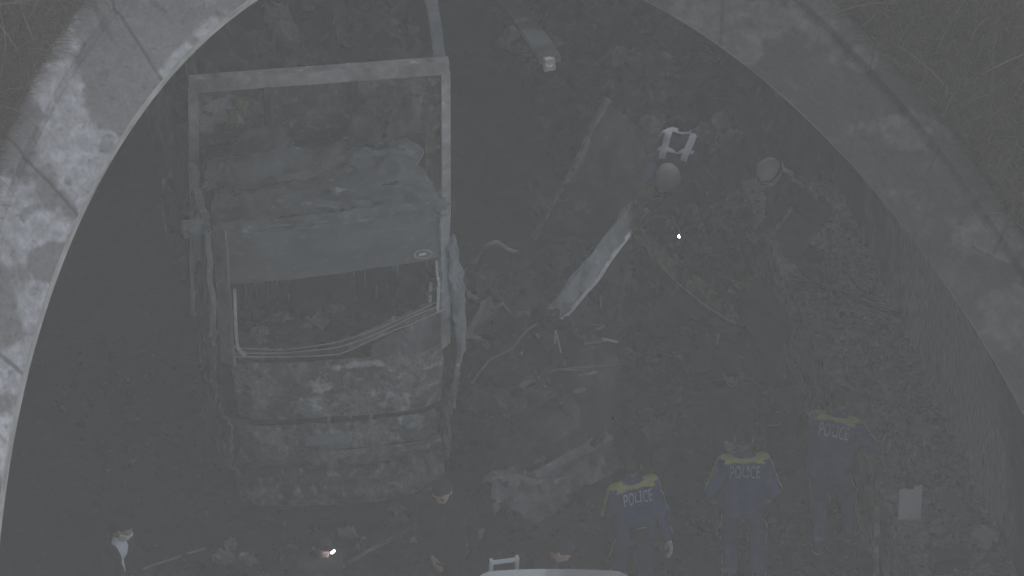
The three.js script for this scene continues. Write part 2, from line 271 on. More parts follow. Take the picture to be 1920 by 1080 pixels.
// ------------------------------------------------------------------ road, walkway
{
  const at = tex(768, 768, (u, v) => { // 14 m by 14 m: x -6..8, z 4..-10
    const x = -6 + 14 * u, z = 4 - 14 * v, a = fbm(x * 1.3, z * 1.3, 2, 5), b = fbm(x * 7, z * 7, 4, 4), c = fbm(x * 26, z * 26, 6, 2);
    let col = mix3([0.011, 0.0115, 0.0105], [0.022, 0.0235, 0.021], sstep(-0.1, 0.35, a + b * 0.5));
    const ash = sstep(2.6, 3.5, x + a * 1.4) * (1 - sstep(-1.6, -4.2, z + a)) * 0 + sstep(2.7, 3.7, x + a * 1.6) * sstep(-4.4, -2.9, z + a * 1.5);
    col = mix3(col, [0.17, 0.18, 0.165], ash * (0.55 + 0.7 * b)); col = mix3(col, [0.08, 0.085, 0.08], sstep(0.22, 0.32, b * 0.7 + c * 0.6) * 0.3);
    return col.map((q) => q * (0.8 + 0.8 * (c + 0.25)));
  }, true, true);
  const g = new THREE.PlaneGeometry(12, 60, 60, 260).rotateX(-Math.PI / 2).translate(0, 0, -16); const p = g.attributes.position, uv = g.attributes.uv;
  for (let i = 0; i < p.count; i++) { p.setY(i, 0.025 * fbm(p.getX(i) * 2, p.getZ(i) * 2, 3, 4)); uv.setXY(i, (p.getX(i) + 6) / 14, (4 - p.getZ(i)) / 14); }
  g.computeVertexNormals();
  structure('road', g, std({ map: at, bumpMap: mapRep(bumpT, 12), bumpScale: 0.02, roughness: 0.8 }));

  // raised inspection walkway along the wall: side panels, a coping and the trodden top under fallen rubble
  const wt = tex(512, 512, (u, v) => { const a = tfbm(u, v, 4, 501, 6), b = tfbm(u, v, 18, 521, 4), c = tfbm(u, v, 50, 541, 2); let col = mix3([0.30, 0.33, 0.35], [0.50, 0.54, 0.56], sstep(0.3, 0.66, a)); col = mix3(col, [0.07, 0.073, 0.073], sstep(0.58, 0.72, b) * 0.6); return col.map((q) => q * (0.65 + 0.7 * c)); });
  M.walk = std({ map: mapRep(wt, 0.6), bumpMap: mapRep(bumpT, 1.2), bumpScale: 0.03, roughness: 0.95 });
  const walk = new THREE.Group(); walk.name = 'walkway'; walk.userData.kind = 'structure'; scene.add(walk);
  const top = new THREE.PlaneGeometry(0.86, 22, 16, 300).rotateX(-Math.PI / 2).translate(4.71, 0.93, -7); { const q = top.attributes.position, uu = top.attributes.uv; for (let i = 0; i < q.count; i++) { q.setY(i, 0.91 + 0.05 * Math.max(0, fbm(q.getX(i) * 4, q.getZ(i) * 4, 7, 4) + 0.25) + 0.02 * N3(q.getX(i) * 20, q.getZ(i) * 20, 3)); uu.setXY(i, q.getX(i), q.getZ(i)); } top.computeVertexNormals(); }
  part(walk, 'walkway_top', top, M.walk);
  const body = box(0.82, 0.9, 22, 4.73, 0.44, -7); part(walk, 'walkway_core', body, M.walk);
  for (let i = 0; i < 15; i++) { const z0 = 3.2 - i * 1.2, g2 = sheet((u, v) => V(4.27 + 0.03 * N3(z0 + u * 2, v * 3, 5), 0.01 + v * 0.86, z0 - u * 1.18), 16, 10, { t: 0.06, amp: 0.02, freq: 2.5, seed: i, crease: 0.5 }); part(walk, 'side_panel', g2, M.walk); }
  for (let i = 0; i < 9; i++) part(walk, 'coping', moved(box(0.13, 0.09, 1.96, 0, 0, 0, 0.015), 4.30, 0.94, 2.2 - i * 2, rr(-0.006, 0.006), 0, rr(-0.03, 0.03)), M.walk);
}

// ------------------------------------------------------------------ the burnt box truck, nose towards us
const truck = thing('burnt_truck', 'burnt out grey box truck with crushed cab facing the tunnel mouth', 'truck', [-0.33, 0, -4.35], -0.09);
{
  const spots = (list, base, x0, x1, y0, y1, pale, s) => tex(512, 256, (u, v) => { const x = lerp(x0, x1, u), y = lerp(y0, y1, v), a = fbm(x * 3 + s, y * 3, s, 4), b = fbm(x * 12, y * 12, s + 3, 4), c = fbm(x * 40, y * 40, s, 2);
    let col = mix3(base[0], base[1], sstep(-0.22, 0.3, a + b * 0.5)); col = mix3(col, [0.22, 0.20, 0.15], sstep(0.08, 0.35, fbm(x * 4, y * 2, s + 11, 4)) * 0.55); col = mix3(col, [0.05, 0.05, 0.05], sstep(0.12, 0.34, fbm(x * 6, y * 9, s + 30, 4)) * 0.7);
    let w = 0; for (const [px, py, rx, ry] of list) w = Math.max(w, 1.3 - Math.hypot((x - px) / rx, (y - py) / ry)); col = mix3(col, pale, sstep(0.1, 0.95, w + b * 1.5) * 0.9); return col.map((q) => q * (0.85 + 0.8 * c)); }, true, false);
  const uvFit = (g, x0, x1, y0, y1) => { const p = g.attributes.position, uv = g.attributes.uv; for (let i = 0; i < p.count; i++) uv.setXY(i, (p.getX(i) - x0) / (x1 - x0), (p.getY(i) - y0) / (y1 - y0)); return g; };
  const faceT = spots([[-0.18, 1.33, 0.12, 0.07], [-0.3, 1.12, 0.17, 0.09], [0.52, 1.1, 0.14, 0.12], [-0.1, 0.79, 0.2, 0.06], [0.66, 0.86, 0.11, 0.07], [0.2, 1.5, 0.3, 0.04]], [[0.13, 0.132, 0.13], [0.31, 0.32, 0.32]], -1.05, 1.05, 0.1, 1.6, [0.62, 0.64, 0.66], 3);
  const face = std({ map: faceT, bumpMap: mapRep(bumpT, 3), bumpScale: 0.02, roughness: 0.7, side: THREE.DoubleSide });
  const bow = (x, k = 1) => 0.09 * k * (1 - (x / 1.02) ** 2) - 0.16 * Math.max(0, Math.abs(x) - 0.78) * 3;
  const fs = (x0, x1, y0, y1, o = {}, z = 0, w0 = 1, slope = 0) => uvFit(sheet((u, v) => { const x = lerp(x0, x1, u) * lerp(w0, 1, v), y = lerp(y0, y1, v) + slope * x; return V(x, y, z + bow(x) - 0.05 * v); }, 54, Math.max(6, Math.round((y1 - y0) / 0.035)), { t: 0.015, amp: 0.035, freq: 3.2, seed: 3, ...o }), -1.05, 1.05, 0.1, 1.6);
  const fp = part(truck, 'front_panel', fs(-0.99, 1.01, 0.98, 1.57, { amp: 0.03, seed: 5, freq: 2.4, crease: 0.9 }, 0, 0.94, -0.01), face, 'scorched grey nose panel with white ash patches');
  part(fp, 'grille_recess', fs(-0.72, 0.72, 0.88, 1.0, { amp: 0.02, seed: 8 }, -0.13), mk(burnt([0.12, 0.06, 0.05], [0.03, 0.02, 0.02], [0.14, 0.055, 0.045], 0.5, 0.8, 21)));
  for (let i = 0; i < 3; i++) part(fp, 'grille_bar', moved(box(0.02, 0.12, 0.03), -0.1 + i * 0.2, 0.94, bow(-0.1 + i * 0.2) - 0.05, 0, 0, rr(-0.2, 0.2)), M.steel);
  part(truck, 'lower_front_panel', fs(-0.95, 0.95, 0.64, 0.90, { amp: 0.025, seed: 9, crease: 0.9 }, 0.03, 0.96), face);
  part(truck, 'number_plate', uvFit(sheet((u, v) => V(lerp(-0.34, 0.08, u), lerp(0.74, 0.85, v), 0.17 + 0.01 * u), 14, 5, { t: 0.006, amp: 0.015, freq: 6, seed: 2 }), -1.05, 1.05, 0.1, 1.6), M.steel, 'bent bare number plate without writing');
  for (const [x, y, s] of [[-0.36, 1.12, 1], [0.54, 1.09, 2], [0.68, 0.84, 3]]) part(truck, 'headlight_housing', moved(lump(0.15, 0.11, 0.07, { amp: 0.05, freq: 12, seed: s * 4 }), x, y, bow(x) + 0.0, 0.2, 0, rr(-0.3, 0.3)), M.steel, 'melted headlight caked in ash');
  // bumper of three bowed rails with dents
  const bp = part(truck, 'bumper', uvFit(sheet((u, v) => { const x = lerp(-0.98, 0.98, u) * (0.94 + 0.06 * Math.sin(v * 3)), gv = (c, w, d) => d * Math.exp(-(((v - c) / w) ** 2)); return V(x, 0.15 + 0.53 * v + 0.02 * N3(x * 2, v * 3, 1), 0.15 - 0.10 * v + bow(x, 1.6) - gv(0.34 + 0.03 * x, 0.03, 0.045) - gv(0.62, 0.05, Math.abs(x) < 0.45 ? 0.07 : 0.01) - gv(0.58, 0.12, 0.14) * (Math.abs(Math.abs(x) - 0.68) < 0.14 ? 1 : 0) + 0.03 * Math.sin(v * 9)); }, 90, 40, { t: 0.02, amp: 0.025, freq: 2.6, seed: 20, fold: 0.4, crease: 0.9 }), -1.05, 1.05, 0.1, 1.6), std({ map: faceT, color: lin(0.72, 0.78, 0.75), bumpMap: mapRep(bumpT, 3), bumpScale: 0.02, roughness: 0.7, side: THREE.DoubleSide }), 'fused and dented bumper');
  part(bp, 'fog_lamp_opening', moved(new THREE.TorusGeometry(0.09, 0.02, 8, 20), -0.47, 0.47, 0.16, 0, -0.25, 0), M.steel);
  part(bp, 'tow_eye', moved(new THREE.TorusGeometry(0.05, 0.014, 8, 16), 0.46, 0.3, 0.3, 0.3, 0, 0), M.steel);
  // windscreen opening
  part(truck, 'windscreen_cowl', sheet((u, v) => { const x = lerp(-1.0, 1.02, u), y = 1.60 + 0.36 * sstep(0.35, 1, u) ** 1.3; return V(x, y + 0.06 * v, bow(x) * 0.5 - 0.05 - 0.10 * v); }, 70, 5, { t: 0.02, amp: 0.05, freq: 8, seed: 31, rag: 0.05 }), mk(tanT, { color: lin(0.55, 0.56, 0.56) }), 'peeling windscreen seal with charred fibres');
  for (const k of [0, 1, 2]) part(truck, 'seal_strand', tube([-1, -0.5, 0, 0.35, 0.7, 1].map((x, i) => [x, 1.63 + k * 0.028 + 0.36 * sstep(0.35, 1, (x + 1) / 2.02) ** 1.3 + rr(-0.02, 0.02), bow(x) * 0.5 - 0.0 - 0.04 * k]), 0.006, 40, 5), M.pale);
  part(truck, 'dash_panel', sheet((u, v) => { const x = lerp(0.3, 1.0, u), k = lerp(1.55, 1.60 + 0.36 * sstep(0.35, 1, (x + 1) / 2.02) ** 1.3, v); return V(x, k, bow(x) - 0.05 + 0.02 * N3(x * 6, k * 6, 1)); }, 18, 6, { t: 0.012, amp: 0.03, freq: 6, seed: 32 }), M.soot);
  part(truck, 'pillar', sheet((u, v) => V(lerp(-1.07, -0.965, u) - 0.06 * v, lerp(1.55, 2.98, v), lerp(-0.13, -0.02, u) - 0.10 * v), 5, 26, { t: 0.03, amp: 0.02, freq: 3, seed: 41 }), M.steel);
  part(truck, 'pillar', sheet((u, v) => V(lerp(0.96, 1.06, u), lerp(1.55, 3.02, v), lerp(-0.04, -0.15, u) - 0.10 * v), 5, 26, { t: 0.03, amp: 0.02, freq: 3, seed: 42 }), M.steel);
  part(truck, 'windscreen_edge', bar([[-0.955, 2.38, -0.055], [-0.95, 2.0, -0.03], [-0.935, 1.76, -0.02], [-0.87, 1.67, 0]], 0.028, 0.028, { seg: 18, up: V(0, 0, 1) }), M.pale);
  part(truck, 'windscreen_edge', bar([[0.93, 1.95, -0.06], [0.945, 2.2, -0.08], [0.93, 2.5, -0.1]], 0.025, 0.025, { seg: 12, up: V(0, 0, 1), dent: 0.02 }), M.pale);
  const hs = tex(256, 128, (u, v) => { const a = fbm(u * 5, v * 3, 3, 4), b = fbm(u * 24, v * 12, 5, 3), c = fbm(u * 70, v * 36, 7, 2); const col = mix3([0.15, 0.172, 0.18], [0.205, 0.225, 0.235], sstep(-0.3, 0.3, a + 0.3 * b)); return mix3(col, [0.33, 0.32, 0.32], sstep(0.2, 0.3, b) * 0.4).map((q) => q * (1 + 0.35 * c)); }, true, false);
  const hd = part(truck, 'header_panel', uvFit(sheet((u, v) => { const x = lerp(-1.02, 0.98, u); return V(x - 0.03 * v, lerp(2.39 + 0.13 * u, 2.93 + 0.09 * u, v) + 0.015 * Math.sin(u * 5) * v, bow(x) * 0.25 - 0.10 - 0.05 * v); }, 48, 14, { t: 0.015, amp: 0.018, freq: 2.2, seed: 51, fold: 0.2, crease: 0.9 }), -1.05, 1, 2.4, 3), std({ map: hs, roughness: 0.6, metalness: 0.1, side: THREE.DoubleSide }), 'smooth grey panel above the windscreen');
  const em = moved(new THREE.TorusGeometry(0.075, 0.009, 8, 28), 0, 0, 0); em.scale(1.05, 0.62, 1);
  part(hd, 'emblem', merge([moved(em, 0.79, 2.64, -0.005), moved(box(0.075, 0.02, 0.012), 0.79, 2.64, -0.005, 0, 0, 0.1)]), M.pale, 'small oval emblem');
  // roof, crushed into folds across the cab
  part(truck, 'roof', sheet((u, v) => { const x = lerp(-1.02, 1.02, u), z = -0.14 - 1.56 * v; return V(x + 0.05 * Math.sin(v * 7) * (x > 0 ? 1 : -1), 2.97 + 0.05 * u - 0.17 * v - 0.10 * Math.sin(v * Math.PI) + 0.045 * Math.cos(v * 12.5 + u * 1.3) * sstep(0.02, 0.2, v) - 0.06 * sstep(0.75, 1, Math.abs(2 * u - 1)), z); }, 76, 60, { t: 0.014, amp: 0.06, freq: 2.0, seed: 61, fold: 0.55, rag: 0.05, crease: 0.7 }), M.steel, 'cab roof crushed into ashen folds');
  part(truck, 'roof_lip', sheet((u, v) => { const x = lerp(-1.08, 1.03, u); return V(x, 2.93 + 0.09 * u + 0.05 * v, bow(x) * 0.25 - 0.12 - 0.12 * v); }, 50, 4, { t: 0.02, amp: 0.03, freq: 5, seed: 62, fold: 0.4 }), M.steel);
  for (const [a, b, c, d, s] of [[[0.62, 2.98, -1.45], [0.98, 3.0, -1.5], [1.0, 3.3, -1.72], [0.72, 3.2, -1.66], 71], [[-1.25, 2.9, -0.9], [-0.9, 2.9, -1.0], [-0.85, 3.18, -1.1], [-1.0, 3.1, -1.0], 72], [[0.25, 2.95, -1.4], [0.6, 2.96, -1.4], [0.62, 3.22, -1.6], [0.35, 3.2, -1.6], 73], [[-0.8, 2.9, -1.5], [-0.2, 2.93, -1.55], [-0.25, 3.12, -1.7], [-0.7, 3.05, -1.7], 74]])
    part(truck, 'torn_roof_flap', patch(a, b, c, d, { amp: 0.05, freq: 3, seed: s, rag: 0.12, t: 0.012, cell: 0.03, crease: 0.8 }), M.soot);
  for (let i = 0; i < 6; i++) { const z = -0.3 - i * 0.22, x0 = rr(-0.95, 0.1), w = rr(0.5, 1.0); part(truck, 'roof_fold', sheet((u, v) => V(x0 + w * u, 2.93 - 0.1 * (-z) + 0.03 * Math.sin(u * 5 + i) + 0.05 * v + 0.03 * (x0 + w * u), z - 0.06 * v), 30, 4, { t: 0.01, amp: 0.05, freq: 4, seed: 160 + i, rag: 0.15, fold: 0.4, crease: 0.8 }), i % 3 ? M.steel : M.soot); }
  // left door side (as seen) and right door bent away
  const dl = part(truck, 'door', sheet((u, v) => V(-1.08 - 0.05 * Math.sin(v * 3) - 0.03 * v, lerp(0.75, 1.86, v), -0.10 - 1.35 * u), 30, 24, { t: 0.03, amp: 0.05, freq: 2.4, seed: 81 }), M.soot, 'charred cab door, window gone');
  part(dl, 'window_frame', merge([bar([[-1.15, 1.85, -0.12], [-1.16, 2.4, -0.16], [-1.17, 2.92, -0.24]], 0.06, 0.05, { dent: 0.03, seed: 1, up: V(1, 0, 0) }), bar([[-1.15, 1.85, -1.42], [-1.17, 2.9, -1.4]], 0.08, 0.06, { dent: 0.04, seed: 2, up: V(1, 0, 0) }), bar([[-1.17, 2.92, -0.24], [-1.2, 2.98, -0.8], [-1.17, 2.9, -1.4]], 0.07, 0.06, { dent: 0.04, seed: 3 })]), M.steel);
  part(dl, 'door_handle', box(0.03, 0.04, 0.2, -1.14, 1.62, -1.2, 0.01), M.steel);
  part(truck, 'mirror_arm', merge([bar([[-1.12, 2.85, -0.3], [-1.28, 2.9, -0.36], [-1.32, 2.6, -0.34], [-1.3, 1.95, -0.36]], 0.03, 0.03, { seg: 20, up: V(0, 0, 1) }), moved(lump(0.16, 0.14, 0.05, { amp: 0.05, seed: 5 }), -1.3, 2.88, -0.34)]), M.steel, 'bent mirror bracket');
  part(truck, 'door', sheet((u, v) => V(1.08 + 0.13 * u + 0.05 * Math.sin(v * 4), lerp(0.85, 2.62 - 0.25 * u, v), -0.12 - 0.6 * u), 16, 40, { t: 0.03, amp: 0.06, freq: 2.6, seed: 83, rag: 0.05 }), M.steel, 'bent cab door folded outward');
  part(truck, 'fender', sheet((u, v) => V(-1.02 - 0.16 * Math.sin(u * Math.PI * 0.9), lerp(0.42, 0.95, v) + 0.16 * Math.sin(u * Math.PI), 0.06 - 1.3 * u), 24, 12, { t: 0.02, amp: 0.06, freq: 3, seed: 84, rag: 0.05 }), M.soot);
  part(truck, 'fender', sheet((u, v) => V(1.0 + 0.13 * Math.sin(u * Math.PI * 0.9), lerp(0.42, 0.95, v) + 0.16 * Math.sin(u * Math.PI), 0.06 - 1.3 * u), 24, 12, { t: 0.02, amp: 0.06, freq: 3, seed: 85, rag: 0.05 }), M.soot);
  // inside the cab
  part(truck, 'cab_floor', box(2.0, 0.08, 1.6, 0, 0.9, -0.85), M.black); part(truck, 'cab_back', box(2.06, 1.9, 0.05, 0, 1.95, -1.66), M.black);
  part(truck, 'dashboard', moved(lump(1.9, 0.3, 0.45, { amp: 0.14, freq: 5, seed: 6, n: 18 }), 0, 1.5, -0.36), M.black);
  const sw = part(truck, 'steering_wheel', moved(merge([new THREE.TorusGeometry(0.2, 0.014, 8, 32), moved(new THREE.CylinderGeometry(0.05, 0.06, 0.04, 12), 0, 0, 0, Math.PI / 2), bar([[-0.2, 0, 0], [0.2, 0, 0]], 0.02, 0.02), bar([[0, 0, 0], [0, -0.2, 0]], 0.02, 0.02)]), -0.52, 1.72, -0.5, -0.9, 0, 0), M.black);
  for (const x of [-0.52, 0.5]) { const st = part(truck, 'seat', merge([moved(lump(0.5, 0.16, 0.5, { amp: 0.06, freq: 5, seed: x }), x, 1.32, -0.95), moved(lump(0.48, 0.75, 0.13, { amp: 0.07, freq: 5, seed: x + 4 }), x, 1.78, -1.25, -0.15)]), M.black); for (let k = 0; k < 5; k++) part(st, 'seat_spring', bar([[x - 0.2 + k * 0.1, 1.45, -1.14], [x - 0.2 + k * 0.1, 2.12, -1.24]], 0.012, 0.012, { dent: 0.02, seed: k }), M.steel); }
  for (let i = 0; i < 22; i++) { const x = rr(-0.9, 0.9); part(truck, 'cab_scrap', moved(lump(rr(0.06, 0.2), rr(0.05, 0.15), rr(0.05, 0.14), { amp: 0.05, freq: 8, seed: i, n: 5 }), x, rr(1.68, 1.86) + (i % 3 === 0 ? 0.3 : 0), rr(-0.5, -0.15) - (i % 3 === 0 ? 0.6 : 0), rr(0, 3), rr(0, 3), 0), [M.black, M.soot, M.black][i % 3]); }
  part(truck, 'wiper_arm', bar([[0.86, 2.05, -0.06], [0.87, 2.28, -0.06]], 0.03, 0.02, { up: V(0, 0, 1) }), M.tan);
  // chassis and wheels
  for (const x of [-0.42, 0.42]) part(truck, 'chassis_rail', box(0.09, 0.22, 7.6, x, 0.62, -4), M.black);
  const wheel = (x, z) => { const w = part(truck, 'wheel', moved(new THREE.CylinderGeometry(0.40, 0.40, 0.2, 28), x, 0.40, z, 0, 0, Math.PI / 2), M.black); part(w, 'rim', moved(new THREE.TorusGeometry(0.24, 0.04, 8, 24), x + Math.sign(x) * 0.1, 0.40, z, 0, Math.PI / 2, 0), M.soot); };
  for (const s of [-1, 1]) { wheel(s * 0.92, -0.75); wheel(s * 0.95, -4.6); }
  // the box: front bulkhead in a pale frame, rails that ran back from it, burnt-out walls
  const zB = -1.95, xl = -1.13, xr = 1.29, yt = 3.48;
  const bt = spots([[-0.88, 3.12, 0.2, 0.15], [-0.98, 2.98, 0.15, 0.15]], [[0.13, 0.13, 0.135], [0.25, 0.25, 0.255]], -1.2, 1.3, 2.3, 3.5, [0.5, 0.52, 0.55], 9);
  const bm = std({ map: bt, roughness: 0.8, side: THREE.DoubleSide });
  const bulk = part(truck, 'bulkhead', merge([box(xr - xl, 0.14, 0.10, (xl + xr) / 2, yt - 0.04, zB), box(0.085, 2.5, 0.10, xl + 0.03, yt - 1.36, zB + 0.003), box(0.085, 2.5, 0.10, xr - 0.03, yt - 1.36, zB + 0.003)]), M.pale, 'pale frame of the cargo box front wall');
  for (const [a, b, s] of [[xl + 0.07, -0.44, 1], [-0.38, 0.37, 2], [0.44, xr - 0.07, 3]]) part(bulk, 'wall_panel', uvFit(sheet((u, v) => V(lerp(a, b, u), lerp(1.2, yt - 0.11, v), zB - 0.03), 16, 34, { t: 0.02, amp: 0.025, freq: 2.4, seed: s, fold: 0.3, crease: 0.8 }), -1.2, 1.3, 2.3, 3.5), bm);
  for (const x of [-0.41, 0.405]) part(bulk, 'stud', box(0.06, 2.2, 0.06, x, yt - 1.2, zB + 0.02), M.soot);
  part(bulk, 'torn_insulation', patch([-0.80, 2.98, zB + 0.01], [-0.66, 2.96, zB + 0.06], [-0.60, 3.24, zB + 0.05], [-0.68, 3.28, zB + 0.02], { amp: 0.07, freq: 12, seed: 7, rag: 0.16, t: 0.03, cell: 0.015 }), mk(burnt([0.44, 0.41, 0.31], [0.18, 0.165, 0.125], [0.36, 0.31, 0.20], 0.6, 0.7, 33)), 'yellow insulation torn out of the wall');
  part(truck, 'box_rail', bar([[xl + 0.05, yt, zB - 0.06], [xl + 0.1, yt - 0.05, -4], [xl + 0.2, yt - 0.3, -6.5], [xl + 0.1, yt - 0.2, -8.5]], 0.09, 0.1, { dent: 0.05, seed: 1, seg: 24 }), M.soot);
  part(truck, 'box_rail', bar([[xr - 0.06, yt + 0.01, zB - 0.06], [xr - 0.05, yt + 0.05, -3], [xr - 0.14, yt + 0.08, -4.2], [xr - 0.28, yt - 0.2, -6]], 0.10, 0.12, { dent: 0.05, seed: 2, seg: 24 }), M.steel);
  part(truck, 'box_floor', box(2.36, 0.1, 6.8, 0.08, 1.08, -5.4), M.black);
  part(truck, 'box_side', sheet((u, v) => V(xl - 0.02, lerp(1.1, 2.5 + 0.5 * N3(u * 5, 1, 2), v), -2 - 6.6 * u), 50, 16, { t: 0.03, amp: 0.12, freq: 1.8, seed: 15, rag: 0.08 }), M.black);
  part(truck, 'box_side', sheet((u, v) => V(xr + 0.02, lerp(1.1, 2.2 + 0.6 * N3(u * 5, 4, 2), v), -2 - 6.6 * u), 50, 16, { t: 0.03, amp: 0.12, freq: 1.8, seed: 16, rag: 0.08 }), M.black);
  part(truck, 'hanging_sheet', sheet((u, v) => V(lerp(-0.22, 0.02, u) - 0.16 * (1 - v) ** 2 * 0 - 0.12 * v, lerp(3.48, 3.62, v), zB - 0.1 - 0.9 * v), 10, 30, { t: 0.015, amp: 0.12, freq: 4, seed: 91, rag: 0.06 }), M.soot);
  for (let i = 0; i < 30; i++) part(truck, 'cargo_remains', moved(lump(rr(0.2, 0.7), rr(0.15, 0.5), rr(0.2, 0.7), { amp: 0.2, freq: 4, seed: i * 3, n: 7 }), rr(-0.9, 1.0), rr(1.2, 2.6), rr(-7.5, -2.5), rr(0, 3), rr(0, 3), 0), i % 4 ? M.black : M.soot);
  part(truck, 'fallen_roof_sheet', sheet((u, v) => V(lerp(-1.0, 1.1, u), 2.85 + 0.35 * N3(u * 3, v * 3, 5) - 0.8 * v, -2.15 - 4 * v), 40, 50, { t: 0.012, amp: 0.22, freq: 2.2, seed: 93, rag: 0.1 }), M.black);
}

// ------------------------------------------------------------------ the crushed wreck beside it
const wreck = thing('crushed_wreck', 'heap of crushed and burnt vehicle wreckage beside the truck', 'wreckage');
{
  const W = (name, a, b, c, d, o, m, label) => part(wreck, name, patch(a, b, c, d, { cell: 0.045, ...o }), m, label);
  W('side_wall', [2.09, 0.9, -6.83], [2.99, 0.9, -6.48], [3.23, 1.9, -6.96], [2.85, 2.3, -6.98], { amp: 0.06, freq: 2, seed: 101, t: 0.03, fold: 0.3, rag: 0.02 }, M.black, 'large sooty panel leaning upright');
  part(wreck, 'panel_edge', bar([[2.06, 0.92, -6.82], [2.4, 1.45, -6.9], [2.85, 2.32, -6.97]], 0.05, 0.06, { dent: 0.03, seed: 3, seg: 18 }), M.soot);
  part(wreck, 'bent_beam', sheet((u, v) => { const p = V(1.7, 1.1, -5.02).lerp(V(2.84, 2.0, -5.64), u); return p.add(V(0.14 * (v - 0.5) * 0.75, -0.11 * (v - 0.5), 0.08 * (v - 0.5))).add(V(0, -0.03 * Math.sin(u * 3), 0)); }, 44, 6, { t: 0.03, amp: 0.07, freq: 2.6, seed: 104, crease: 0.4, rag: 0.06 }), M.steel, 'long bluish grey beam rising to a peak');
  part(wreck, 'beam_flange', bar([[1.78, 1.06, -4.98], [2.34, 1.46, -5.3], [2.9, 1.97, -5.58]], 0.02, 0.05, { dent: 0.02, seed: 5, seg: 20 }), M.pale);
  part(wreck, 'peeled_rail', sheet((u, v) => { const k = Math.sin(Math.PI * clamp(u * 1.02)) ** 0.7, p = curve([[2.68, 2.0, -5.2], [3.06, 1.75, -4.64], [3.46, 1.45, -4.34]]).getPoint(clamp(u)); return p.add(V(0.11 * (v - 0.5) * (0.45 + k * 0.55), 0.07 * (v - 0.5) * (0.5 + k * 0.5), -0.09 * (v - 0.5) * (0.5 + k * 0.5))); }, 46, 8, { t: 0.02, amp: 0.09, freq: 6, seed: 106, rag: 0.07 }), mk(tanT, { color: lin(0.92, 1, 1) }), 'pale peeled rail with fibrous edges');
  part(wreck, 'rail_strand', tube([[2.7, 1.96, -5.17], [2.92, 1.76, -4.72], [3.18, 1.58, -4.44], [3.44, 1.42, -4.3]], 0.012, 30), M.pale);
  W('torn_panel', [1.06, 0.98, -5.3], [1.5, 0.96, -5.4], [1.34, 1.36, -5.36], [1.24, 1.34, -5.33], { amp: 0.03, freq: 3, seed: 107, t: 0.015 }, M.steel, 'pale triangular torn panel');
  W('torn_strip', [1.55, 0.78, -4.25], [1.62, 0.72, -4.2], [1.98, 0.95, -4.28], [1.92, 1.0, -4.32], { amp: 0.04, freq: 5, seed: 117, t: 0.012, rag: 0.15 }, M.soot);
  W('torn_strip', [1.35, 0.42, -3.75], [1.4, 0.38, -3.72], [2.2, 0.60, -3.9], [2.15, 0.68, -3.95], { amp: 0.08, freq: 4, seed: 118, t: 0.012, rag: 0.1 }, M.soot);
  W('torn_strip', [2.45, 0.62, -3.95], [2.52, 0.5, -3.9], [2.85, 0.55, -4.05], [2.8, 0.72, -4.1], { amp: 0.05, freq: 5, seed: 119, t: 0.012, rag: 0.2 }, M.soot);
  part(wreck, 'front_skin', sheet((u, v) => quad([0.97, 0.35, -3.84], [2.35, 0.35, -3.98], [2.55, 1.15, -4.63], [1.58, 1.1, -4.94])(u, v).add(V(0, 0.12 * Math.sin(u * 3) * Math.sin(v * 3), 0.28 * Math.sin(v * Math.PI) * (0.5 + 0.5 * Math.sin(u * Math.PI)))), 56, 44, { t: 0.015, amp: 0.08, freq: 1.7, seed: 108, fold: 0.5, rag: 0.03, crease: 0.7 }), M.black, 'blackened crumpled nose skin');
  part(wreck, 'crushed_bumper', sheet((u, v) => quad([0.99, 0.1, -3.63], [2.14, 0.15, -3.97], [2.08, 0.42, -3.94], [0.94, 0.42, -3.7])(u, v).add(V(0, 0.04 * Math.sin(u * 9), 0.12 * Math.sin(v * Math.PI))), 46, 14, { t: 0.02, amp: 0.08, freq: 5, seed: 109, rag: 0.04 }), M.soot);
  part(wreck, 'bumper_fold', sheet((u, v) => quad([1.0, 0.12, -3.58], [1.62, 0.04, -3.56], [1.78, 0.40, -3.72], [0.93, 0.5, -3.70])(u, v).add(V(0, 0.05 * Math.sin(u * 8), 0)), 34, 16, { t: 0.02, amp: 0.09, freq: 2.6, seed: 110, rag: 0.16, fold: 0.4, crease: 0.7 }), M.soot);
  W('flank', [2.37, 0.3, -4.06], [3.66, 0.2, -4.74], [3.63, 1.1, -4.65], [2.55, 1.15, -4.63], { amp: 0.14, freq: 2.6, seed: 111, rag: 0.05 }, M.black);
  W('deck', [1.58, 1.1, -4.94], [2.55, 1.15, -4.63], [2.9, 1.3, -5.91], [2.03, 1.1, -6.33], { amp: 0.16, freq: 3, seed: 112, rag: 0.05 }, M.black);
  W('deck', [2.55, 1.12, -4.63], [3.6, 1.05, -4.68], [3.7, 1.1, -5.58], [2.9, 1.25, -5.91], { amp: 0.16, freq: 3, seed: 113, rag: 0.05 }, M.black);
  W('inner_panel', [2.5, 1.15, -4.9], [3.4, 1.1, -4.5], [3.3, 1.6, -4.75], [2.7, 1.85, -5.1], { amp: 0.08, freq: 3, seed: 114, rag: 0.05 }, M.black);
  part(wreck, 'wheel_arch', moved(new THREE.TorusGeometry(0.32, 0.05, 10, 30, Math.PI * 1.1), 1.95, 0.62, -4.16, -0.25, 0.2, 0), M.soot);
  const tw = part(wreck, 'wheel', moved(new THREE.CylinderGeometry(0.3, 0.3, 0.18, 24), 1.95, 0.55, -4.2, Math.PI / 2 - 0.25, 0, 0.15), M.black);
  part(tw, 'rim', moved(new THREE.TorusGeometry(0.19, 0.03, 8, 24), 1.95, 0.58, -4.09, -0.25, 0.15, 0), M.soot);
  part(wreck, 'steering_ring', moved(new THREE.TorusGeometry(0.19, 0.022, 8, 30, Math.PI * 1.0), 3.25, 1.3, -6.4, -1.0, 0.3, 0.4), M.soot);
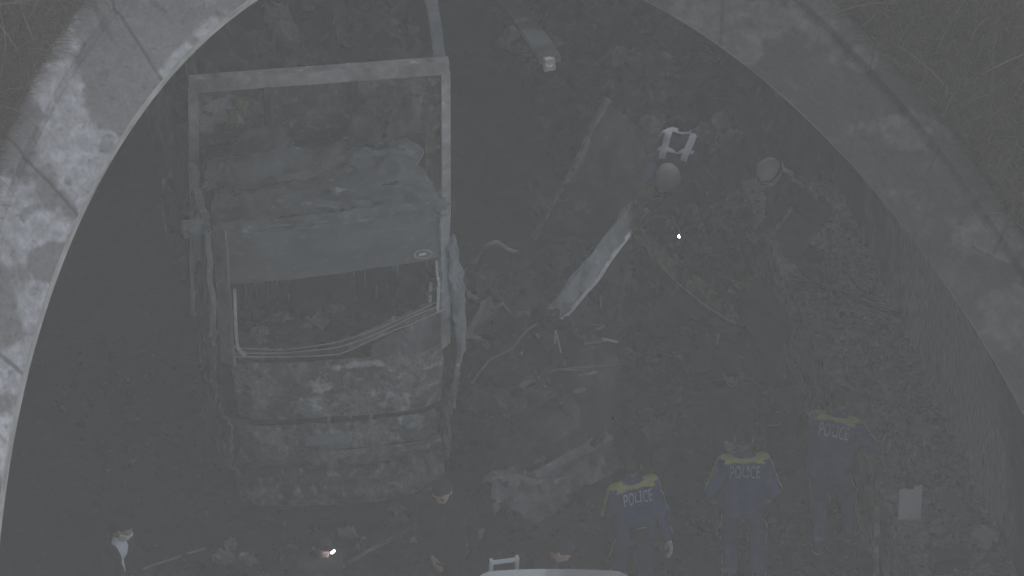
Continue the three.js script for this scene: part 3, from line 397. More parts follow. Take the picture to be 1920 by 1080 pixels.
  part(wreck, 'bent_pipe', tube([[3.58, 1.2, -5.2], [3.68, 1.18, -5.15], [3.79, 1.2, -5.18], [3.88, 1.24, -5.28], [3.92, 1.27, -5.42]], 0.03, 24), M.steel);
  part(wreck, 'strut', bar([[2.44, 1.15, -5.03], [2.58, 1.5, -5.29], [2.69, 1.95, -5.21]], 0.05, 0.03, { dent: 0.06, seed: 7, seg: 16 }), M.black);
  part(wreck, 'strut', bar([[2.66, 1.0, -4.5], [2.68, 1.5, -4.7], [2.71, 1.9, -5.19]], 0.05, 0.03, { dent: 0.06, seed: 8, seg: 16 }), M.black);
  part(wreck, 'strut', bar([[3.77, 1.35, -6.45], [3.9, 1.0, -6.3], [4.0, 0.7, -6.25]], 0.07, 0.05, { dent: 0.03, seed: 9 }), M.soot);
  part(wreck, 'strut', bar([[3.56, 1.3, -6.6], [3.66, 1.0, -6.35], [3.72, 0.8, -6.2]], 0.06, 0.05, { dent: 0.03, seed: 10 }), M.soot);
  part(wreck, 'box_rail', bar([[2.52, 2.2, -7.95], [2.2, 2.35, -10], [1.9, 2.4, -12.5]], 0.2, 0.06, { dent: 0.03, seed: 11, seg: 16 }), M.soot, 'straight rail running back into the tunnel');
  part(wreck, 'rail_end', moved(lump(0.1, 0.12, 0.06, { amp: 0.03, seed: 3, n: 4 }), 2.5, 2.2, -7.9), M.pale);
  part(wreck, 'wire', tube([[1.81, 1.2, -4.25], [2.29, 1.18, -4.25], [2.63, 1.26, -4.25], [2.96, 1.18, -4.15], [3.26, 1.0, -4.25]], 0.009, 40, 5), M.soot);
  // cables and brake lines hanging out of the heap, and the hoop of a wheel by the bending worker
  for (let i = 0; i < 16; i++) { const x = rr(1.2, 3.3), z = rr(-5.9, -4.0), y = rr(1.0, 1.45), p = [[x, y, z]]; for (let k = 0; k < 4; k++) { const q = p[p.length - 1]; p.push([q[0] + rr(-0.28, 0.28), Math.max(0.7, q[1] + rr(-0.22, 0.14)), q[2] + rr(-0.05, 0.24)]); } part(wreck, 'cable', tube(p, rr(0.006, 0.014), 30, 5), [M.soot, M.steel, M.black][i % 3]); }
  part(wreck, 'hoop', moved(new THREE.TorusGeometry(0.21, 0.012, 6, 30), 3.12, 1.38, -5.95, -0.8, 0.3, 0), M.soot);
  // sheets thrown over the heap
  for (let i = 0; i < 20; i++) { const x = rr(1.2, 3.3), z = rr(-6.2, -4.2), L = rr(0.4, 0.9), y = 0.68 + 0.45 * clamp((-4 - z) / 1.6); part(wreck, 'crumpled_sheet', moved(sheet((u, v) => V(L * (u - 0.5), 0.10 * Math.sin(u * 4 + i) * Math.cos(v * 3), L * 0.8 * (v - 0.5)), 22, 18, { t: 0.01, amp: 0.11, freq: 1.7, seed: 130 + i, rag: 0.12, fold: 0.45, crease: 0.7 }), x, y, z, rr(0.1, 0.9), rr(-1, 1), rr(-0.5, 0.5)), M.black); }
  part(wreck, 'core', moved(lump(2.3, 0.9, 2.2, { amp: 0.3, freq: 2.2, seed: 77, n: 26 }), 2.3, 0.5, -5.3), M.black);
  part(wreck, 'core', moved(lump(1.5, 1.0, 1.6, { amp: 0.3, freq: 2.2, seed: 79, n: 22 }), 3.0, 0.5, -6.9), M.black);
  // scrap caught in it: strips, plates and lumps, each bent its own way
  for (let i = 0; i < 74; i++) {
    const x = rr(1.0, 3.6), z = rr(-6.4, -3.9) , y = rr(0.75, 1.35) * (z > -4.5 ? 0.75 : 1), a = rr(0, 6.28), L = rr(0.15, 0.45), m = i % 3 ? M.black : M.soot;
    if (i % 3 === 0) part(wreck, 'bent_strip', bar([[x, y, z], [x + L * Math.cos(a) * 0.5, y + rr(0, 0.14), z + L * Math.sin(a) * 0.5], [x + L * Math.cos(a), y + rr(-0.1, 0.1), z + L * Math.sin(a)]], rr(0.03, 0.07), 0.02, { dent: 0.04, seed: i }), m);
    else if (i % 3 === 1) { const g = patch([-L / 2, 0, 0], [L / 2, 0, 0.03], [L / 2.4, L * 0.6, 0], [-L / 2.2, L * 0.7, 0.05], { amp: 0.09, freq: 6, seed: i, rag: 0.12, t: 0.01, cell: 0.035 }); part(wreck, 'scrap_plate', moved(g, x, y - 0.05, z, rr(-1.2, 0.2), rr(-1, 1), rr(-0.6, 0.6)), m); }
    else part(wreck, 'scrap_lump', moved(lump(L * 0.7, L * 0.45, L * 0.6, { amp: 0.1, freq: 7, seed: i, n: 7 }), x, y, z, rr(0, 3), rr(0, 3), 0), m);
  }
}

// ------------------------------------------------------------------ charred heap that fell against the far wall
{
  const heap = thing('charred_heap', 'dark heap of fallen charred rubble against the far tunnel wall', 'rubble heap');
  part(heap, 'mound', sheet((u, v) => { const x = lerp(2.9, 5.12, u), z = lerp(-6.7, -15, v); return V(x, 0.2 + 2.6 * u ** 1.25 * sstep(0, 0.16, v) * (0.85 + 0.25 * N3(u * 3, v * 6, 4)) + 0.35 * fbm(x * 1.6, z * 1.6, 3, 4), z); }, 40, 110, { t: 0.05, amp: 0.16, freq: 3, seed: 205, fold: 0.6, crease: 0.4 }), M.black);
  for (let i = 0; i < 60; i++) { const u = rnd(), v = rr(0.06, 0.8), x = lerp(3.0, 5.0, u), z = lerp(-6.7, -15, v), L = rr(0.15, 0.5); part(heap, i % 2 ? 'fallen_plate' : 'fallen_lump', moved(i % 2 ? patch([-L, 0, 0], [L, 0, 0.03], [L * 0.8, L * 0.6, 0], [-L * 0.9, L * 0.7, 0.05], { amp: 0.1, freq: 5, seed: i, rag: 0.12, t: 0.02, cell: 0.06 }) : lump(L, L * 0.6, L * 0.8, { amp: 0.14, freq: 6, seed: i, n: 6 }), x, 0.32 + 2.5 * u ** 1.25 * sstep(0, 0.16, v), z, rr(-1.2, 0.3), rr(-1.5, 1.5), rr(-0.6, 0.6)), [M.black, M.soot, M.black][i % 3]); }
}

// ------------------------------------------------------------------ people
// surface of a distance field by surface nets, for bodies and clothes
function nets(sdf, lo, hi, h) {
  const n = [0, 1, 2].map((k) => Math.ceil((hi[k] - lo[k]) / h) + 2), F = new Float32Array(n[0] * n[1] * n[2]), at = (i, j, k) => i + n[0] * (j + n[1] * k), p = V();
  for (let k = 0; k < n[2]; k++) for (let j = 0; j < n[1]; j++) for (let i = 0; i < n[0]; i++) F[at(i, j, k)] = sdf(p.set(lo[0] + i * h, lo[1] + j * h, lo[2] + k * h));
  const id = new Int32Array(F.length).fill(-1), pos = [], idx = [], C = [[0, 0, 0], [1, 0, 0], [0, 1, 0], [1, 1, 0], [0, 0, 1], [1, 0, 1], [0, 1, 1], [1, 1, 1]], E = [[0, 1], [2, 3], [4, 5], [6, 7], [0, 2], [1, 3], [4, 6], [5, 7], [0, 4], [1, 5], [2, 6], [3, 7]];
  for (let k = 0; k < n[2] - 1; k++) for (let j = 0; j < n[1] - 1; j++) for (let i = 0; i < n[0] - 1; i++) {
    const v = C.map(([a, b, c]) => F[at(i + a, j + b, k + c)]); let neg = 0; for (const q of v) if (q < 0) neg++;
    if (neg === 0 || neg === 8) continue;
    let x = 0, y = 0, z = 0, m = 0;
    for (const [a, b] of E) if ((v[a] < 0) !== (v[b] < 0)) { const t = v[a] / (v[a] - v[b]); x += lerp(C[a][0], C[b][0], t); y += lerp(C[a][1], C[b][1], t); z += lerp(C[a][2], C[b][2], t); m++; }
    id[at(i, j, k)] = pos.length / 3; pos.push(lo[0] + (i + x / m) * h, lo[1] + (j + y / m) * h, lo[2] + (k + z / m) * h);
  }
  const q4 = (a, b, c, d, f) => { if (f) idx.push(a, b, c, a, c, d); else idx.push(a, c, b, a, d, c); };
  for (let k = 1; k < n[2] - 1; k++) for (let j = 1; j < n[1] - 1; j++) for (let i = 1; i < n[0] - 1; i++) {
    const s = F[at(i, j, k)] < 0;
    if (s !== F[at(i + 1, j, k)] < 0) q4(id[at(i, j - 1, k - 1)], id[at(i, j, k - 1)], id[at(i, j, k)], id[at(i, j - 1, k)], s);
    if (s !== F[at(i, j + 1, k)] < 0) q4(id[at(i - 1, j, k - 1)], id[at(i - 1, j, k)], id[at(i, j, k)], id[at(i, j, k - 1)], s);
    if (s !== F[at(i, j, k + 1)] < 0) q4(id[at(i - 1, j - 1, k)], id[at(i, j - 1, k)], id[at(i, j, k)], id[at(i - 1, j, k)], s);
  }
  const g = new THREE.BufferGeometry(); g.setAttribute('position', new THREE.Float32BufferAttribute(pos, 3)); g.setIndex(idx); g.computeVertexNormals();
  return g;
}
const smin = (a, b, k) => { const h = Math.max(k - Math.abs(a - b), 0) / k; return Math.min(a, b) - h * h * k * 0.25; };
const bone = (a, b, ra, rb) => { const ab = b.clone().sub(a), L = ab.lengthSq() || 1e-9; return (p) => { const x = p.x - a.x, y = p.y - a.y, z = p.z - a.z, t = clamp((x * ab.x + y * ab.y + z * ab.z) / L), dx = x - ab.x * t, dy = y - ab.y * t, dz = z - ab.z * t; return Math.sqrt(dx * dx + dy * dy + dz * dz) - lerp(ra, rb, t); }; };
const ell = (cx, cy, cz, rx, ry, rz) => (p) => { const x = (p.x - cx) / rx, y = (p.y - cy) / ry, z = (p.z - cz) / rz, k = Math.sqrt(x * x + y * y + z * z); return (k - 1) * Math.min(rx, ry, rz); };
const union = (list, k) => (p) => { let d = list[0](p); for (let i = 1; i < list.length; i++) d = smin(d, list[i](p), k); return d; };
const paint = (g, fn) => { const p = g.attributes.position, c = new Float32Array(p.count * 3), q = V(); for (let i = 0; i < p.count; i++) { const col = fn(q.fromBufferAttribute(p, i)); c.set(col, i * 3); } g.setAttribute('color', new THREE.BufferAttribute(c, 3)); return g; };

// a head facing -z, 24 cm tall, its middle at the origin
const SKIN = [0.42, 0.29, 0.225];
const cran = ell(0, 0.025, 0.012, 0.077, 0.096, 0.097);
const headSDF = (() => { const base = union([cran, ell(0, -0.03, -0.022, 0.062, 0.078, 0.068), ell(0, -0.082, -0.042, 0.036, 0.03, 0.036), ell(0.034, -0.02, -0.062, 0.026, 0.026, 0.022), ell(-0.034, -0.02, -0.062, 0.026, 0.026, 0.022), ell(0, 0.02, -0.074, 0.05, 0.014, 0.018)], 0.03);
  const nose = union([bone(V(0, 0.01, -0.084), V(0, -0.028, -0.104), 0.008, 0.013), ell(0.012, -0.032, -0.094, 0.008, 0.008, 0.01), ell(-0.012, -0.032, -0.094, 0.008, 0.008, 0.01)], 0.01), lips = union([ell(0, -0.056, -0.084, 0.024, 0.006, 0.009), ell(0, -0.066, -0.082, 0.02, 0.006, 0.009)], 0.006);
  const ears = [1, -1].map((s) => ell(s * 0.08, -0.008, 0.012, 0.012, 0.032, 0.02)), eyes = [1, -1].map((s) => ell(s * 0.031, 0.0, -0.092, 0.017, 0.011, 0.013)), lids = [1, -1].map((s) => ell(s * 0.031, 0.0, -0.077, 0.014, 0.011, 0.013));
  return (p) => { let d = smin(base(p), nose(p), 0.014); d = smin(d, lips(p), 0.008); for (const e of eyes) d = Math.max(d, -e(p)); for (const e of lids) d = smin(d, e(p), 0.004); for (const e of ears) d = smin(d, e(p), 0.008); return d; }; })();
const headGeo = paint(nets(headSDF, [-0.11, -0.13, -0.13], [0.11, 0.14, 0.13], 0.0055), (p) => { const e = Math.hypot(Math.abs(p.x) - 0.031, p.y) < 0.012 && p.z < -0.06, b = Math.abs(p.y - 0.024 + Math.abs(p.x) * 0.1) < 0.006 && p.z < -0.06 && Math.abs(p.x) > 0.012 && Math.abs(p.x) < 0.052, l = Math.abs(p.y + 0.061) < 0.01 && Math.abs(p.x) < 0.024 && p.z < -0.07; return e || b ? [0.03, 0.022, 0.02] : l ? [0.42, 0.2, 0.16] : SKIN; });
const hairGeo = nets((p) => Math.max(cran(p) - 0.009 - 0.006 * N3(p.x * 60, p.y * 60, p.z * 60), -(p.y - 0.012 + (p.z < -0.03 ? (p.z + 0.03) * 1.3 - 0.0 : 0) * 0 - (p.z > 0.01 ? -0.6 * (p.z - 0.01) - 0.03 : 0.035 * sstep(0, -0.06, p.z)))), [-0.11, -0.1, -0.12], [0.11, 0.15, 0.13], 0.006);
const maskGeo = nets((p) => Math.max(headSDF(p) - 0.011, -(headSDF(p) - 0.003), p.y + 0.012, -p.y - 0.108, p.z + 0.005), [-0.11, -0.13, -0.14], [0.11, 0.02, 0.02], 0.0055);
// a right hand hanging down (-y), palm towards -x, thumb towards -z; fingers slightly curled
const handBones = (() => { const f = [[-0.030, 0.072, 0.0088], [-0.010, 0.080, 0.009], [0.011, 0.075, 0.0088], [0.030, 0.058, 0.0078]], B = [bone(V(0, -0.005, -0.018), V(0.002, -0.085, -0.028), 0.020, 0.013), bone(V(0, -0.005, 0.014), V(0.002, -0.08, 0.028), 0.020, 0.013), bone(V(0, -0.03, 0), V(0, -0.082, 0), 0.016, 0.014)], fin = [];
  for (const [z, L, r] of f) { const a = V(0, -0.085, z), b = V(-0.008, -0.085 - L * 0.46, z * 1.12), c = V(-0.026, -0.085 - L * 0.78, z * 1.15), d = V(-0.043, -0.085 - L * 0.93, z * 1.15); fin.push(union([bone(a, b, r, r), bone(b, c, r, r * 0.92), bone(c, d, r * 0.9, r * 0.78)], 0.004)); }
  const th = union([bone(V(-0.004, -0.03, -0.02), V(-0.02, -0.062, -0.050), 0.014, 0.011), bone(V(-0.02, -0.062, -0.05), V(-0.028, -0.098, -0.058), 0.011, 0.0085)], 0.006); return { palm: union(B, 0.02), fin, th }; })();
const handSDF = (p) => { let d = handBones.palm(p); d = smin(d, handBones.th(p), 0.012); let f = 9; for (const q of handBones.fin) f = Math.min(f, q(p)); return smin(d, f, 0.006); };
const handGeo = nets(handSDF, [-0.08, -0.2, -0.09], [0.05, 0.03, 0.07], 0.0045);
const gloveGeo = nets((p) => Math.min(handSDF(p) - 0.004, bone(V(0, 0.05, 0), V(0, -0.01, 0), 0.034, 0.03)(p)), [-0.08, -0.2, -0.09], [0.06, 0.09, 0.07], 0.005);
const cloth = std({ vertexColors: true, roughness: 0.88 }), skinM = std({ vertexColors: true, roughness: 0.55 }), plainM = {};
const plain = (c, r = 0.85) => (plainM[c + '' + r] ||= std({ color: lin(...c), roughness: r }));
const basis = (x, y, z, o) => new THREE.Matrix4().makeBasis(x, y, z).setPosition(o);
const font = await new FontLoader().loadAsync('fonts/droid/droid_sans_regular.typeface.json');

function ik(a, t, l1, l2, pole) { const d = t.clone().sub(a), L = Math.min(d.length(), (l1 + l2) * 0.998); d.normalize(); const x = (L * L + l1 * l1 - l2 * l2) / (2 * L), hgt = Math.sqrt(Math.max(0, l1 * l1 - x * x)), q = pole.clone().addScaledVector(d, -pole.dot(d)).normalize(); return [a.clone().addScaledVector(d, x).addScaledVector(q, hgt), a.clone().addScaledVector(d, L)]; }

/* o: label, group, pelvis [x,y,z], yaw (0 looks into the tunnel), lean, roll, head {yaw, pitch}, hands [left, right], feet [left, right], knees (pole),
   jacket/trousers colours, stripe, text, hair, cap, helmet, mask, gloves, straps, pouch, shirt */
function person(o) {
  const root = thing('person', o.label, 'person', [0, 0, 0], 0, o.group), P = V(...o.pelvis), s = o.size || 1;
  const F0 = V(Math.sin(o.yaw), 0, -Math.cos(o.yaw)), R0 = V(Math.cos(o.yaw), 0, Math.sin(o.yaw)), lean = o.lean || 0, roll = o.roll || 0;
  const U = V(0, 1, 0).multiplyScalar(Math.cos(lean)).addScaledVector(F0, Math.sin(lean)).applyAxisAngle(F0, roll), Rt = R0.clone().applyAxisAngle(F0, roll).addScaledVector(U, 0), Fw = V().crossVectors(U, Rt).normalize();
  const L = (r, u, f) => P.clone().addScaledVector(Rt, r * s).addScaledVector(U, u * s).addScaledVector(Fw, f * s);
  const sh = [L(-0.185, 0.445, 0), L(0.185, 0.445, 0)], hip = [L(-0.09, -0.03, 0), L(0.09, -0.03, 0)], neck = L(0, 0.50, 0.01);
  const arms = [0, 1].map((k) => ik(sh[k], V(...o.hands[k]), 0.29 * s, 0.27 * s, (o.elbow || V()).clone().addScaledVector(Fw, -0.8).addScaledVector(U, -0.6).addScaledVector(Rt, k ? 0.5 : -0.5)));
  const feet = o.feet.map((f) => V(f[0], f[1] + 0.085, f[2])), legs = [0, 1].map((k) => ik(hip[k], feet[k], 0.43 * s, 0.43 * s, (o.knee || F0).clone().addScaledVector(R0, k ? 0.12 : -0.12)));
  const fd = (k) => (o.footDir ? V(...o.footDir) : F0).clone().addScaledVector(R0, k ? 0.22 : -0.22).normalize();
  // head frame: neck, then yaw and pitch from the chest's heading
  const hy = o.yaw + (o.head?.yaw || 0), hp = o.head?.pitch || 0, HF = V(Math.sin(hy) * Math.cos(hp), -Math.sin(hp), -Math.cos(hy) * Math.cos(hp)), HR = V(Math.cos(hy), 0, Math.sin(hy)), HU = V().crossVectors(HR, HF).normalize();
  const hc = neck.clone().addScaledVector(U, 0.075).addScaledVector(HU, 0.085).addScaledVector(HF, 0.015), HM = basis(HR, HU, HF.clone().negate(), hc);
  const wrinkle = (p, k = 0.008) => k * (1.1 * N3(p.x * 10, p.y * 17, p.z * 10) + 0.8 * (0.4 - Math.abs(N3(p.x * 9 + 3, p.y * 26, p.z * 9))) + 0.5 * N3(p.x * 30, p.y * 34, p.z * 30));
  const bounds = (pts, m) => [[0, 1, 2].map((k) => Math.min(...pts.map((q) => q.getComponent(k))) - m), [0, 1, 2].map((k) => Math.max(...pts.map((q) => q.getComponent(k))) + m)];
  const cell = o.fine ? 0.0095 : 0.0125;
  // skin: one continuous surface under the clothes, with the head and bare hands set into it
  const bb = [bone(L(-0.06, -0.02, 0), L(-0.08, 0.4, 0), 0.09, 0.09), bone(L(0.06, -0.02, 0), L(0.08, 0.4, 0), 0.09, 0.09), bone(sh[0], sh[1], 0.05, 0.05), bone(neck, hc, 0.058, 0.05)];
  for (const k of [0, 1]) bb.push(bone(sh[k], arms[k][0], 0.045, 0.038), bone(arms[k][0], arms[k][1], 0.038, 0.027), bone(hip[k], legs[k][0], 0.075, 0.05), bone(legs[k][0], legs[k][1], 0.05, 0.036));
  const all = [P, neck, hc, ...sh, ...hip, ...arms.flat(), ...legs.flat()], [blo, bhi] = bounds(all, 0.13);
  const bodyGeos = [paint(nets(union(bb, 0.03), blo, bhi, 0.016), () => SKIN), headGeo.clone().applyMatrix4(HM)];
  const handM = (k) => { const d = arms[k][1].clone().sub(arms[k][0]).normalize(), y = d.clone().negate(), inward = Rt.clone().multiplyScalar(k ? 1 : -1), x = inward.addScaledVector(y, -inward.dot(y)).normalize(), z = V().crossVectors(x, y); return basis(x, y, z, arms[k][1].clone().addScaledVector(d, 0.012)); };
  const setHand = (g, k) => { const h = g.clone(); if (!k) { h.scale(1, 1, -1); const ix = h.index.array; for (let i = 0; i < ix.length; i += 3) [ix[i + 1], ix[i + 2]] = [ix[i + 2], ix[i + 1]]; } h.applyMatrix4(handM(k)); h.computeVertexNormals(); return h; };
  for (const k of [0, 1]) if (!o.gloves?.[k]) bodyGeos.push(paint(setHand(handGeo, k), () => SKIN));
  part(root, 'body', mergeGeometries(bodyGeos), skinM);
  for (const k of [0, 1]) if (o.gloves?.[k]) part(root, 'glove', setHand(gloveGeo, k), plain(o.gloves[k], 0.8), o.gloves[k][0] > 0.5 ? 'white cotton glove' : undefined);
  // trousers
  const tb = [bone(L(-0.065, -0.02, 0), L(-0.065, 0.12, 0), 0.118, 0.108), bone(L(0.065, -0.02, 0), L(0.065, 0.12, 0), 0.118, 0.108)];
  for (const k of [0, 1]) tb.push(bone(hip[k], legs[k][0], 0.105, 0.08), bone(legs[k][0], legs[k][1].clone().lerp(legs[k][0], 0.06), 0.08, 0.068));
  const tu = union(tb, 0.045), [tlo, thi] = bounds([P, ...hip, ...legs.flat(), L(0, 0.12, 0)], 0.15);
  const tleg = union(tb.slice(2), 0.02), ttor = union(tb.slice(0, 2), 0.02), tsdf = (p) => Math.max(tu(p) + wrinkle(p, 0.008), tleg(p) < ttor(p) + 0.01 ? -9 : (p.x - P.x) * U.x + (p.y - P.y) * U.y + (p.z - P.z) * U.z - 0.10);
  part(root, 'trousers', paint(nets(tsdf, tlo, thi, cell), (p) => { if (o.stripe) for (const k of [0, 1]) { const out = R0.clone().multiplyScalar(k ? 1 : -1), a = p.y > legs[k][0].y ? hip[k] : legs[k][0], b = p.y > legs[k][0].y ? legs[k][0] : legs[k][1], t = clamp((a.y - p.y) / (a.y - b.y || 1)), c = a.clone().lerp(b, t), q = p.clone().sub(c); q.y = 0; if (q.dot(out) > 0.058 && Math.abs(q.dot(F0)) < 0.02 && q.length() < 0.12) return o.stripe; } return o.trousers; }), cloth);
  // shoes
  for (const k of [0, 1]) { const a = legs[k][1], d = fd(k), y0 = feet[k].y - 0.085, heel = V(a.x, y0 + 0.05, a.z).addScaledVector(d, -0.05), mid = V(a.x, y0 + 0.05, a.z).addScaledVector(d, 0.07), toe = V(a.x, y0 + 0.038, a.z).addScaledVector(d, 0.17), su = union([bone(heel, mid, 0.045, 0.048), bone(mid, toe, 0.048, 0.036), bone(heel, V(a.x, y0 + 0.13, a.z), 0.045, 0.05)], 0.03), [l1, h1] = bounds([heel, toe, V(a.x, y0 + 0.15, a.z)], 0.07);
    const shoe = part(root, 'shoe', nets((p) => Math.max(su(p), y0 + 0.004 - p.y), l1, h1, 0.012), plain(o.shoes || [0.02, 0.02, 0.022], 0.5)); if (o.sole) part(shoe, 'sole', nets((p) => Math.max(su(p) - 0.008, y0 + 0.002 - p.y, p.y - y0 - 0.032), l1, h1, 0.009), plain(o.sole, 0.6)); }
  // jacket
  const jb = [bone(L(-0.07, -0.10, 0), L(-0.085, 0.18, 0), 0.132, 0.118), bone(L(0.07, -0.10, 0), L(0.085, 0.18, 0), 0.132, 0.118), bone(L(-0.085, 0.18, 0), L(-0.10, 0.38, 0), 0.118, 0.108), bone(L(0.085, 0.18, 0), L(0.10, 0.38, 0), 0.118, 0.108), bone(L(-0.15, 0.43, 0), L(0.15, 0.43, 0), 0.078, 0.078), bone(L(0, 0.43, 0), L(0, 0.52, 0.005), 0.085, 0.07)];
  const ab = [0, 1].map((k) => union([bone(sh[k], arms[k][0], 0.072, 0.064), bone(arms[k][0], arms[k][1].clone().lerp(arms[k][0], 0.06), 0.064, 0.049)], 0.03));
  const torso = union(jb, 0.05), jsdf0 = (p) => smin(smin(torso(p), ab[0](p), 0.035), ab[1](p), 0.035) + wrinkle(p);
  const uOf = (p) => ((p.x - P.x) * U.x + (p.y - P.y) * U.y + (p.z - P.z) * U.z) / s, rOf = (p) => (p.x - P.x) * Rt.x + (p.y - P.y) * Rt.y + (p.z - P.z) * Rt.z, fOf = (p) => (p.x - P.x) * Fw.x + (p.y - P.y) * Fw.y + (p.z - P.z) * Fw.z;
  const coll = bone(L(0, 0.5, 0.0), L(0, 0.56, 0.01), 0.07, 0.066);
  const jsdf = (p) => { const u = uOf(p), d = jsdf0(p); return Math.min(Math.max(d, u < -0.06 && Math.abs(rOf(p)) < 0.26 && ab[0](p) > 0.02 && ab[1](p) > 0.02 ? -0.10 - u : -9, Math.min(ab[0](p), ab[1](p)) < torso(p) ? -9 : u - 0.545), Math.max(coll(p), u - 0.575, 0.5 - u)); };
  const [jlo, jhi] = bounds([L(-0.1, -0.14, 0), L(0.1, -0.14, 0), L(0, 0.56, 0), ...sh, ...arms.flat()], 0.15);
  const jg = paint(nets(jsdf, jlo, jhi, cell), (p) => {
    const u = uOf(p), r = rOf(p) / s;
    if (o.yoke) {
      if (u > 0.508 && Math.abs(r) < 0.1) return o.collar || o.jacket;
      const k = r > 0 ? 1 : 0, onArm = ab[k](p) < torso(p) - 0.004;
      if (!onArm && u > 0.470 - 0.012 * sstep(0.06, 0.17, Math.abs(r))) return o.yoke;
      if (onArm) { const a = sh[k], e = arms[k][0], w = arms[k][1], t1 = clamp(p.clone().sub(a).dot(e.clone().sub(a)) / e.distanceToSquared(a)), t2 = clamp(p.clone().sub(e).dot(w.clone().sub(e)) / w.distanceToSquared(e)), c1 = a.clone().lerp(e, t1), c2 = e.clone().lerp(w, t2), q = p.clone().sub(p.distanceTo(c1) < p.distanceTo(c2) ? c1 : c2), out = Rt.clone().multiplyScalar(k ? 1 : -1).addScaledVector(U, 0.35).normalize(); if (q.normalize().dot(out) > 0.85 || (t1 < 0.3 && q.dot(U) > 0.62)) return o.yoke; }
    }
    if (o.shirt && fOf(p) > 0 && u > 0.2 && Math.abs(r) < 0.075 * sstep(0.2, 0.5, u) + 0.008) return o.shirt;
    return o.jacket;
  });
  const jk = part(root, 'jacket', jg, cloth);
  const press = (pt, dir, lift) => { const q = pt.clone(); for (let i = 0; i < 90; i++) { const d = jsdf(q) - lift; if (d < 0.0015) break; q.addScaledVector(dir, Math.max(d * 0.6, 0.001)); } return q; };
  if (o.text) { // lettering printed across the back
    const sh2 = font.generateShapes(o.text, 0.105), g = new THREE.ExtrudeGeometry(sh2, { depth: 0.004, bevelEnabled: false, curveSegments: 5, steps: 1 }); g.computeBoundingBox(); const w = g.boundingBox.max.x, p = g.attributes.position, q = V(), sx = 0.285 / w, sy = 1.15;
    for (let i = 0; i < p.count; i++) { q.fromBufferAttribute(p, i); const r = (q.x - w / 2) * sx, u = 0.325 + q.y * sy, a = press(L(r, u, -0.4), Fw, 0.002 + q.z); p.setXYZ(i, a.x, a.y, a.z); }
    g.computeVertexNormals(); part(jk, 'lettering', g, plain([0.82, 0.83, 0.86], 0.5), 'white POLICE lettering across the back');
  }
  const ribbon = (pts, w, dir, lift = 0.004) => { const n = 30, c = curve(pts), A = []; const g = sheet((uu, v) => { const q = c.getPoint(clamp(uu)), t = c.getTangent(clamp(uu)), sd = V(-t.y, t.x, 0), r = q.x + sd.x * w * (v - 0.5), u = q.y + sd.y * w * (v - 0.5); return press(L(r, u, 0.4 * -Math.sign(dir)), Fw.clone().multiplyScalar(dir), lift); }, n, 3, { t: 0.004, crease: 1 }); return g; };
  if (o.straps) for (const st of o.straps) part(jk, 'reflective_strap', ribbon(st, o.band ? 0.072 : 0.058, 1), plain([0.82, 0.84, 0.88], 0.35));
  if (o.pouch) { const pg = nets((p) => Math.max(jsdf(p) - 0.05 + 0.03 * sstep(0.05, 0.1, Math.abs(rOf(p))), fOf(p) + 0.02, Math.abs(rOf(p) + 0.01) - 0.095, uOf(p) - 0.10, -0.05 - uOf(p)), jlo, jhi, 0.011); const pc = part(root, 'waist_pouch', pg, plain([0.035, 0.035, 0.045], 0.8), 'dark pouch worn at the back of the belt'); part(pc, 'zip', ribbon([[-0.06, 0.095, 0], [0.045, 0.097, 0]], 0.011, 1, 0.056), plain([0.5, 0.5, 0.48], 0.4)); }
  // what the head carries
  const onHead = (name, g, m, label) => part(root, name, g.clone().applyMatrix4(HM), m, label);
  if (o.hair) onHead('hair', hairGeo, plain(o.hair, 0.7));
  if (o.mask) onHead('face_mask', maskGeo, plain(o.mask, 0.9), 'white face mask');
  if (o.helmet) {
    const pr = []; for (let i = 0; i <= 12; i++) { const a = i / 12 * Math.PI / 2; pr.push(new THREE.Vector2(Math.max(0.0005, 0.113 * Math.sin(a)), 0.118 * Math.cos(a))); } pr.push(new THREE.Vector2(0.118, -0.02), new THREE.Vector2(0.128, -0.032), new THREE.Vector2(0.112, -0.034), new THREE.Vector2(0.106, -0.01));
    const hg = new THREE.LatheGeometry(pr, 40); hg.scale(0.98, 1, 1.16); hg.translate(0, 0.035, 0.008); const hm = onHead('helmet', hg, plain(o.helmet, 0.35), 'white hard hat');
    const vis = new THREE.CylinderGeometry(0.11, 0.12, 0.012, 24, 1, false, -1, 2).rotateY(Math.PI).translate(0, 0.006, -0.045); part(hm, 'helmet_peak', vis.applyMatrix4(HM), plain(o.helmet, 0.35));
    part(hm, 'helmet_badge', new RoundedBoxGeometry(0.035, 0.022, 0.012, 2, 0.004).translate(0, 0.075, -0.122).applyMatrix4(HM), plain([0.05, 0.05, 0.055], 0.5));
    if (o.band) part(hm, 'goggle_strap', new THREE.TorusGeometry(0.119, 0.011, 8, 40).rotateX(Math.PI / 2).scale(1, 1, 1.13).translate(0, 0.035, 0.008).applyMatrix4(HM), plain([0.02, 0.02, 0.022], 0.6));
  }
  if (o.cap) { const pr = [[0.0005, 0.098], [0.045, 0.092], [0.075, 0.072], [0.092, 0.035], [0.094, 0.0], [0.09, -0.004]].map((q) => new THREE.Vector2(...q)), cg = new THREE.LatheGeometry(pr, 32).scale(0.95, 1, 1.14).translate(0, 0.034, 0.01), cp = onHead('cap', cg, plain(o.cap)); part(cp, 'cap_peak', new THREE.CylinderGeometry(0.085, 0.09, 0.007, 24, 1, false, -1, 2).rotateY(Math.PI).rotateX(0.05).scale(0.9, 1, 0.8).translate(0, 0.036, -0.062).applyMatrix4(HM), plain(o.cap)); }
